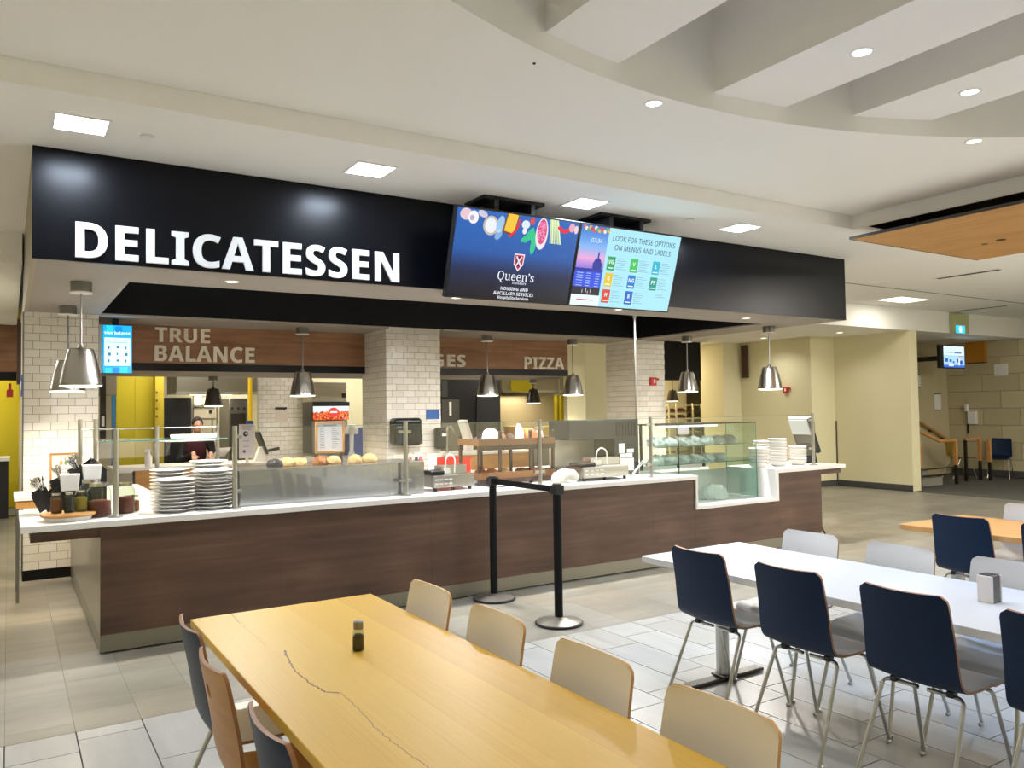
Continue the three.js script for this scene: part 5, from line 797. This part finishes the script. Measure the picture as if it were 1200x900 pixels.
  for (const [dx, w, h, c, l] of [[0.3, 0.3, 0.22, 0xb08040, 'brown carton on the pizza prep unit'], [0.75, 0.4, 0.16, 0xd8d2b8, 'pale tray stack on the pizza prep unit'], [1.15, 0.25, 0.2, 0xc8a83c, 'mustard tub on the pizza prep unit']]) tag(mesh('carton', rbox(o0 + dx, o0 + dx + w, 1.03, 1.03 + h, oz - 0.5, oz - 0.2, 0.01), std(c, 0.6)), l, 'carton');
  // tap, till and bag on the back counter of this bay
  const tx = onZ(524, 515, -5.6).x, tp = thing('counter_tap', 'chrome swan neck tap beside the soap dispenser', 'tap', [tx, 0.91, -5.6]); mesh('spout', tube([[0, 0, 0], [0, 0.36, 0], [0.05, 0.42, 0], [0.11, 0.38, 0], [0.12, 0.3, 0]], 0.012, 30, 8, false, 0.4), M.chrome, tp); mesh('base', cyl(0, 0, 0.03, 0, 0.03), M.chrome, tp);
  const rx = onZ(556, 520, -5.5).x, rg = thing('register', 'register seen from behind with a pale back beside the cold room', 'register', [rx, 0.91, -5.78]); mesh('screen', uvBox(new RoundedBoxGeometry(0.06, 0.46, 0.26, 2, 0.01).rotateZ(0.3).translate(0, 0.3, 0)), M.paper, rg); mesh('stand', box(-0.02, 0.1, 0, 0.12, -0.06, 0.06), M.white, rg);
}
{ // black menu board, pilaster opening and baking rack
  const z = -6.0, a = onZ(782, 420, z).x, b = onZ(821, 420, z).x, y0 = onZ(800, 445, z).y, t = thing('menu_board', 'plain black board hung in the opening beside the alarm column', 'board'); mesh('panel', box(a - 0.5, b, y0, 2.94, z - 0.1, z), M.black, t); mesh('lower_edge', box(a - 0.5, b, y0 - 0.015, y0, z - 0.1, z), M.gunmetal, t);
  const rz = -7.2, r0 = onZ(784, 480, rz).x, r1 = onZ(822, 480, rz).x, top = onZ(800, 473, rz).y, rk = thing('baking_rack', 'steel baking rack loaded with trays behind the black board', 'rack');
  for (const x of [r0, (r0 + r1) / 2 - 0.28, r1 - 0.27, r1]) mesh('upright', box(x - 0.015, x + 0.015, 0, top, rz - 0.02, rz + 0.01), std(0xe2dcc0, 0.4), rk);
  for (let i = 0; i < 9; i++) { mesh('tray', box(r0, r1, top - 0.05 - i * 0.15, top - 0.03 - i * 0.15, rz - 0.45, rz - 0.02), i % 2 ? M.steelDark : std(0xe8e2c8, 0.4), rk); }
  for (let i = 0; i < 6; i++) lump('tray_bake', r0 + 0.25 + (i % 3) * 0.3, top - 0.03 - (1 + Math.floor(i / 3)) * 0.15, rz - 0.2, 0.1, 0.06, 0.1, crust, 'brown bake on the baking rack trays', 'bread', 'bakes on the baking rack', 500 + i);
  areaDown(11.6, 2.93, -7.4, 1.0, 0.4, WARM, 34);
  const db = onX(870, 424, 12.70); tag(mesh('corner_strip', box(12.66, 12.70, onX(870, 443, 12.7).y, onX(870, 405, 12.7).y, db.z, db.z + 0.16), std(0x4a3426, 0.5)), 'short dark brown strip high on the cream wall', 'strip');
}
// kitchen ceiling panels
for (const [x, z] of [[1.6, -6.5], [4.6, -6.6], [7.4, -6.6], [3.0, -8.8]]) { const t = thing('kitchen_light', 'flat ceiling light panel inside the kitchen', 'light', [x, 2.75, z], 0, 'kitchen ceiling panels'); mesh('lens', box(-0.5, 0.5, -0.006, -0.001, -0.2, 0.2), M.glowWarm, t); mesh('frame', [box(-0.53, 0.53, -0.012, 0, 0.2, 0.23), box(-0.53, 0.53, -0.012, 0, -0.23, -0.2)], M.white, t); areaDown(x, 2.735, z, 1.0, 0.4, NEUT, I.kitchen); }
// aisle lights under the low soffit
// ================================================================== FIRE ALARMS
function alarm(x, y, z, face, label) { const t = thing('fire_alarm', label, 'alarm', [x, y, z], face === 'x' ? -Math.PI / 2 : 0); mesh('case', rbox(-0.055, 0.055, -0.06, 0.06, 0.001, 0.05, 0.008), M.red, t); mesh('lens', rbox(-0.015, 0.02, -0.03, 0.03, 0.05, 0.06, 0.004), M.white, t); mesh('arm', rbox(0.055, 0.1, 0.02, 0.05, 0.01, 0.05, 0.004), M.red, t); }
{ const p = onZ(764, 447, -3.15); alarm(p.x, p.y, -3.15, 'z', 'red fire alarm sounder on the tiled column'); const q = onX(922, 457, 12.72); alarm(12.72, q.y, q.z, 'x', 'red fire alarm pull station on the cream wall'); }

// ================================================================== FAR HALL: guards, sign, stairs, rail
for (const [x, z, l] of [[12.71, -4.09, 'steel corner guard behind the register'], [13.44, -4.09, 'steel corner guard on the stepped cream wall']]) tag(mesh('corner_guard', [box(x - 0.006, x, 0.1, 1.28, z - 0.05, z + 0.014), box(x - 0.006, x + 0.06, 0.1, 1.28, z + 0.008, z + 0.014)], M.steelDark), l, 'corner guard');
{
  const p = onZ(1115, 371, -2.45), q = onZ(1133, 391, -2.45), t = thing('exit_sign', 'boxy exit sign with a glowing running figure on the soffit', 'sign');
  mesh('housing', rbox(p.x, q.x, q.y, p.y + 0.06, -2.499, -2.40, 0.01), std(0xb9bd8e, 0.5), t);
  const a = onZ(1120, 381, -2.398), b = onZ(1131, 391, -2.398); mesh('lit_panel', new THREE.PlaneGeometry(b.x - a.x, a.y - b.y).translate((a.x + b.x) / 2, (a.y + b.y) / 2, -2.397), canvasMat(128, 128, (c) => { c.fillStyle = '#2fb8d8'; c.fillRect(0, 0, 128, 128); c.fillStyle = '#effcff'; c.fillRect(52, 20, 30, 92); c.beginPath(); c.arc(66, 24, 12, 0, 7); c.fill(); c.fillRect(36, 50, 56, 12); }, { glow: 1.2 }), t);
}
{ // wall mounted screen in the alcove
  const z = -3.2, p = onZ(1105, 404, z), q = onZ(1131, 432, z), t = thing('alcove_screen', 'small wall screen with blue slides hung in the alcove', 'screen');
  mesh('casing', rbox(p.x - 0.12, q.x, q.y, p.y, z - 0.07, z - 0.004, 0.01), M.plastic, t);
  mesh('screen', new THREE.PlaneGeometry(q.x - p.x - 0.03, p.y - q.y - 0.04).translate((p.x + q.x) / 2, (p.y + q.y) / 2, z), canvasMat(256, 256, (c) => { c.fillStyle = '#a9d6f4'; c.fillRect(0, 0, 256, 256); c.fillStyle = '#d8f0fb'; c.fillRect(0, 0, 256, 110); c.fillStyle = '#5a7fa4'; c.fillRect(30, 70, 90, 10); c.fillRect(130, 64, 90, 22); c.fillStyle = '#3a6fd0'; c.fillRect(0, 226, 256, 30); c.fillStyle = '#284a9c'; for (const [x, y, w, h] of [[20, 150, 30, 40], [70, 160, 26, 30], [110, 180, 18, 26], [160, 150, 24, 44], [200, 170, 30, 50]]) c.fillRect(x, y, w, h); c.fillStyle = '#e8eef8'; c.fillRect(60, 210, 60, 30); c.fillRect(180, 140, 16, 90); c.fillStyle = '#d04a4a'; c.fillRect(180, 116, 70, 8); }, { glow: 0.9 }), t);
  mesh('arm', box((p.x + q.x) / 2 - 0.03, (p.x + q.x) / 2 + 0.03, p.y - 0.3, p.y - 0.2, -4.15, z - 0.07), M.plastic, t);
  const w0 = onX(1131, 397, 17.5), w1 = onX(1154, 424, 17.5), wp = thing('wood_wall_panel', 'small orange wood panel high on the alcove wall', 'panel'); mesh('panel', box(17.5, 17.6, w1.y, 2.944, w0.z, w1.z), std(0xc08228, 0.5), wp); mesh('lower_edge', box(17.5, 17.6, w1.y - 0.02, w1.y, w0.z, w1.z), M.gunmetal, wp);
  const s0 = onX(1165, 427, 17.59), s1 = onX(1181, 440, 17.59); tag(mesh('wall_plaque', box(17.58, 17.6, s1.y, s0.y, s0.z, s1.z), M.paper), 'white rectangular plaque on the alcove block wall', 'plaque');
  const zz = -4.15; for (const [a, b, c, d, l, dk] of [[1070, 440, 1079, 453, 'pale notice by the stair opening', 0], [1070, 463, 1076, 475, 'small white control box with a dark window', 1], [1095, 462, 1103, 480, 'framed white notice on the alcove side wall', 0]]) { const u = onZ(a, b, zz + 0.01), v = onZ(c, d, zz + 0.01), o = thing('wall_notice', l, 'notice'); mesh('sheet', box(u.x, v.x, v.y, u.y, zz + 0.001, zz + 0.012), M.paper, o); mesh(dk ? 'window' : 'frame', dk ? box(u.x + 0.05, v.x - 0.05, v.y + 0.04, v.y + 0.16, zz + 0.012, zz + 0.016) : [box(u.x, v.x, u.y, u.y + 0.02, zz + 0.001, zz + 0.016), box(u.x, v.x, v.y - 0.02, v.y, zz + 0.001, zz + 0.016)], M.gunmetal, o); }
  const ph = onX(1137, 490, 17.59), pt = thing('wall_phone', 'white wall phone with a black cable run on the block wall', 'phone'); mesh('body', rbox(17.5, 17.6, onX(1137, 497, 17.6).y, onX(1137, 482, 17.6).y, ph.z - 0.02, ph.z + 0.16, 0.01), M.white, pt); mesh('handset', rbox(17.5, 17.6, onX(1134, 482, 17.6).y, onX(1134, 474, 17.6).y, ph.z - 0.08, ph.z - 0.02, 0.01), M.paper, pt); mesh('cable', box(17.58, 17.6, onX(1134, 508, 17.6).y, onX(1134, 482, 17.6).y, ph.z - 0.07, ph.z - 0.04), M.plastic, pt);
}
{ // stairs and handrails
  const st = struct('stairs', box(13.7, 14.1, 0, 0.48, -4.15, -2.86), std(0x8d8a80, 0.7), 'low grey steps rising behind the cream wall'); mesh('step', box(14.1, 14.5, 0, 0.32, -4.15, -2.86), std(0x8d8a80, 0.7), st); mesh('step', box(14.5, 15.0, 0, 0.16, -4.15, -2.86), std(0x8d8a80, 0.7), st);
  const z = -2.76, t = thing('hand_rail', 'oak topped handrail on dark posts in front of the steps', 'handrail');
  for (const x of [14.07, 15.31, 16.57]) { mesh('post', box(x - 0.025, x + 0.025, 0, 0.4, z - 0.025, z + 0.025), M.gunmetal, t); mesh('oak_sleeve', box(x - 0.035, x + 0.035, 0.38, 0.85, z - 0.03, z + 0.03), M.oak, t); }
  mesh('rail', [bar([13.72, 1.19, z], [14.75, 0.87, z], 0.032), bar([14.73, 0.87, z], [15.33, 0.86, z], 0.032)], M.oak, t); mesh('low_rail', [box(14.07, 15.31, 0.2, 0.23, z - 0.015, z + 0.015), box(14.07, 15.31, 0.33, 0.35, z - 0.015, z + 0.015)], M.gunmetal, t);
  const u = thing('hand_rail', 'long oak handrail sloping down the alcove side wall', 'handrail'), a = onZ(1071, 488, -4.0), b = onZ(1139, 513, -4.0); mesh('rail', [bar([a.x, a.y, -4.05], [17.3, b.y, -4.05], 0.03)], M.oak, u); for (const f of [0.1, 0.6, 0.95]) { const x = a.x + (17.3 - a.x) * f, y = a.y + (b.y - a.y) * f; mesh('bracket', box(x - 0.015, x + 0.015, y - 0.03, y, -4.15, -4.06), M.gunmetal, u); }
  const v = thing('hand_rail', 'oak framed end rail beyond the stair posts', 'handrail'); mesh('rail', box(16.0, 16.6, 0.84, 0.89, -2.98, -2.92), M.oak, v); mesh('sleeve', box(16.53, 16.6, 0.4, 0.84, -2.98, -2.92), M.oak, v); mesh('post', box(16.54, 16.59, 0, 0.4, -2.975, -2.925), M.gunmetal, v); mesh('post', box(16.0, 16.05, 0, 0.84, -2.975, -2.925), M.gunmetal, v);
}
{ // two chairs left in the alcove
  const c = onY(1134, 562, 0); const src = makeChair(std(0xd6b84a, 0.5), std(0xd6b84a, 0.5), M.oak, 'yellow wooden chair parked in the alcove', null); src.position.set(16.75, 0, -3.45); src.rotation.y = -0.5;
  const d = makeChair(M.navy, M.navy, M.plastic, 'dark chair parked against the alcove wall', null); d.position.set(17.15, 0, -2.85); d.rotation.y = Math.PI + 0.3;
}
// ================================================================== CORRIDOR END ON THE OTHER SIDE
{
  const z = -9.0, Y = (py) => onZ(8, py, z).y, t = thing('station_sign', 'dark brown sign board over the far corridor opening', 'sign'); mesh('board', box(-3.5, -0.395, Y(436), Y(374), z - 0.05, z), M.signWood, t); mesh('band', box(-3.5, -0.395, Y(446), Y(436), z - 0.05, z + 0.01), M.black, t); mesh('hanger', box(-3.5, -0.395, Y(374), 3.05, z - 0.05, z - 0.02), M.wall, t);
  const c = thing('corridor_counter', 'white topped counter at the far end of the corridor', 'counter'); mesh('top', box(-3.5, -0.5, 0.9, 0.95, -9.6, -8.9), M.stone, c); mesh('front', box(-3.5, -0.52, 0, 0.9, -9.5, -8.95), M.dark, c);
  areaDown(-1.8, 3.04, -5, 1.2, 0.5, NEUT, I.corridor); areaDown(-2.0, 3.0, -10.0, 1.5, 0.4, NEUT, I.corridor); areaDown(-4.5, 3.0, -7, 1.2, 0.5, NEUT, I.corridor);
  for (const [x, z2] of [[-1.8, -5], [-4.5, -7]]) { const l = thing('corridor_light', 'flat ceiling light panel in the corridor', 'light', [x, 3.056, z2], 0, 'corridor ceiling lights'); mesh('lens', box(-0.6, 0.6, -0.006, -0.001, -0.25, 0.25), M.glowWarm, l); mesh('frame', [box(-0.63, 0.63, -0.01, 0, 0.25, 0.28), box(-0.63, 0.63, -0.01, 0, -0.28, -0.25)], M.white, l); }
  const p = onX(24, 447, -0.38), s = thing('wall_sign', 'small blue sign on the corridor wall behind the tiled column', 'sign'); mesh('plate', box(-0.392, -0.38, 1.85, 2.1, -6.2, -5.4), std(0x1c4a9c, 0.5), s); mesh('emblem', box(-0.394, -0.392, 1.93, 2.03, -5.9, -5.7), M.paper, s);
  tag(mesh('corridor_post', box(-0.43, -0.38, 2.05, 2.9, -7.4, -7.0), std(0x3a241c, 0.5)), 'narrow dark brown panel edge on the corridor wall', 'panel');
  const al = thing('fire_alarm', 'red fire alarm box in front of the yellow corridor wall', 'alarm', [onZ(12, 463, -8.95).x, onZ(12, 461, -8.95).y, -9.0]); mesh('case', rbox(-0.05, 0.04, -0.06, 0.06, 0.001, 0.06, 0.01), M.red, al); mesh('stem', box(-0.025, 0.015, 0.06, 0.16, 0.001, 0.03), M.red, al);
}
// ================================================================== KITCHEN WORKER
{
  const z = -6.75, H = onZ(231, 498, z), R = 0.012;
  const t = thing('person', 'person in a dark top leaning over the back counter under the steel hood', 'person', [H.x, 0, z]);
  const hy = H.y;
  const bones = [ // joint to joint with radii
    [[0.0, hy - 0.17, 0.0], 0.055, [0.0, hy - 0.06, 0.02], 0.055], [[0, hy - 0.26, -0.03], 0.12, [-0.08, 0.95, -0.12], 0.15], [[-0.17, hy - 0.27, -0.03], 0.075, [0.17, hy - 0.27, -0.03], 0.075],
    [[-0.18, hy - 0.28, -0.02], 0.062, [-0.25, hy - 0.52, 0.08], 0.048], [[-0.25, hy - 0.52, 0.08], 0.046, [-0.10, 1.02, 0.34], 0.034], [[0.18, hy - 0.28, -0.02], 0.062, [0.24, hy - 0.52, 0.08], 0.048], [[0.24, hy - 0.52, 0.08], 0.046, [0.12, 1.02, 0.36], 0.034],
    [[-0.08, 0.95, -0.12], 0.15, [-0.09, 0.86, -0.12], 0.14], [[-0.17, 0.88, -0.12], 0.085, [-0.17, 0.48, -0.1], 0.062], [[-0.17, 0.48, -0.1], 0.06, [-0.17, 0.07, -0.14], 0.042], [[0.0, 0.88, -0.12], 0.085, [0.01, 0.48, -0.1], 0.062], [[0.01, 0.48, -0.1], 0.06, [0.01, 0.07, -0.14], 0.042]];
  const cap = (p, a, ra, b, rb) => { const ax = p[0] - a[0], ay = p[1] - a[1], az = p[2] - a[2], bx = b[0] - a[0], by = b[1] - a[1], bz = b[2] - a[2]; const h = Math.max(0, Math.min(1, (ax * bx + ay * by + az * bz) / (bx * bx + by * by + bz * bz))); return Math.hypot(ax - bx * h, ay - by * h, az - bz * h) - (ra + (rb - ra) * h); };
  const smin = (a, b, k) => { const h = Math.max(0, Math.min(1, 0.5 + 0.5 * (b - a) / k)); return b + (a - b) * h - k * h * (1 - h); };
  const march = (f, c, half, n) => { const mc = new MarchingCubes(n, new THREE.MeshBasicMaterial(), false, false, 200000); mc.isolation = 0; for (let k = 0; k < n; k++) for (let j = 0; j < n; j++) for (let i = 0; i < n; i++) { const q = [c[0] + (i / n * 2 - 1) * half, c[1] + (j / n * 2 - 1) * half, c[2] + (k / n * 2 - 1) * half]; mc.field[k * n * n + j * n + i] = -f(q); } mc.update(); const N = mc.count, g = new THREE.BufferGeometry(); g.setAttribute('position', new THREE.BufferAttribute(mc.positionArray.slice(0, N * 3), 3)); g.setAttribute('normal', new THREE.BufferAttribute(mc.normalArray.slice(0, N * 3), 3)); g.scale(half, half, half).translate(c[0], c[1], c[2]); return g; };
  const headC = [0.0, hy, 0.03];
  const el = (p, c, r) => { const x = (p[0] - c[0]) / r[0], y = (p[1] - c[1]) / r[1], zz = (p[2] - c[2]) / r[2], k = Math.hypot(x, y, zz); return (k - 1) * Math.min(...r); };
  const headF = (p) => { let d = el(p, headC, [0.072, 0.105, 0.09]); d = smin(d, el(p, [0, hy - 0.07, 0.07], [0.045, 0.045, 0.045]), 0.03); d = smin(d, el(p, [0, hy - 0.015, 0.125], [0.013, 0.024, 0.018]), 0.012); for (const s of [-1, 1]) { d = smin(d, el(p, [s * 0.074, hy - 0.01, 0.02], [0.012, 0.03, 0.02]), 0.006); d = Math.max(d, -el(p, [s * 0.03, hy + 0.01, 0.128], [0.018, 0.01, 0.016])); } d = smin(d, cap(p, [0, hy - 0.17, 0], 0.055, [0, hy - 0.06, 0.02], 0.05), 0.03); return d; };
  const handF = (s) => { const w = [s * 0.12, 1.01, 0.37]; return (p) => { let d = cap(p, [s * 0.12, 1.02, 0.36], 0.03, [s * 0.12, 0.985, 0.41], 0.03); for (let k = 0; k < 4; k++) { const x = s * 0.12 + (k - 1.5) * 0.02, L = [0.06, 0.072, 0.068, 0.052][k]; d = smin(d, cap(p, [x, 0.98, 0.425], 0.0095, [x, 0.955, 0.425 + L * 0.55], 0.009), 0.006); d = smin(d, cap(p, [x, 0.955, 0.425 + L * 0.55], 0.009, [x, 0.93, 0.425 + L], 0.008), 0.004); } d = smin(d, cap(p, [s * 0.10, 0.99, 0.39], 0.012, [s * 0.06, 0.965, 0.44], 0.009), 0.008); return d; }; };
  const clothes = (p) => { let d = 1e9; for (const [a, ra, b, rb] of bones.slice(1)) d = smin(d, cap(p, a, ra, b, rb), 0.05); return d; };
  const skinG = mergeGeometries([march(headF, [0, hy - 0.04, 0.03], 0.2, 64), march(handF(-1), [-0.12, 0.98, 0.43], 0.12, 52), march(handF(1), [0.12, 0.98, 0.43], 0.12, 52)]);
  const body = mesh('body', march(clothes, [0, 0.78, 0.0], 0.86, 96), std(0x1b1a1f, 0.8), t);
  mesh('skin', skinG, std(0xd9a78c, 0.55), t);
  mesh('hair', march((p) => Math.max(el(p, [0, hy + 0.02, 0.015], [0.081, 0.11, 0.096]), -(el(p, [0, hy - 0.05, 0.11], [0.07, 0.12, 0.08]))), [0, hy, 0.03], 0.17, 48), std(0x2a1c14, 0.7), t);
  for (const s of [-0.17, 0.01]) mesh('shoe', rbox(s - 0.045, s + 0.045, 0, 0.075, -0.2, 0.06, 0.03, 3), M.blackMatte, t);
  mesh('apron', march((p) => Math.max(el(p, [-0.03, 1.02, 0.03], [0.155, 0.28, 0.1]), 0.02 - (p[2] + 0.02)), [-0.03, 1.02, 0.06], 0.34, 48), std(0x4a1420, 0.8), t);
  const pp = tag(mesh('paper_sheet', uvBox(new THREE.BoxGeometry(0.22, 0.006, 0.2, 6, 1, 6).rotateX(-0.7).rotateY(0.4).translate(H.x + 0.24, 1.03, z + 0.52)), M.paper), 'white paper held by the kitchen worker', 'paper');
}
scene.traverse((o) => { if (o.isMesh) { o.castShadow = true; o.receiveShadow = true; } if (o.isSpotLight || o.isPointLight) o.castShadow = true; });
renderer.render(scene, camera);
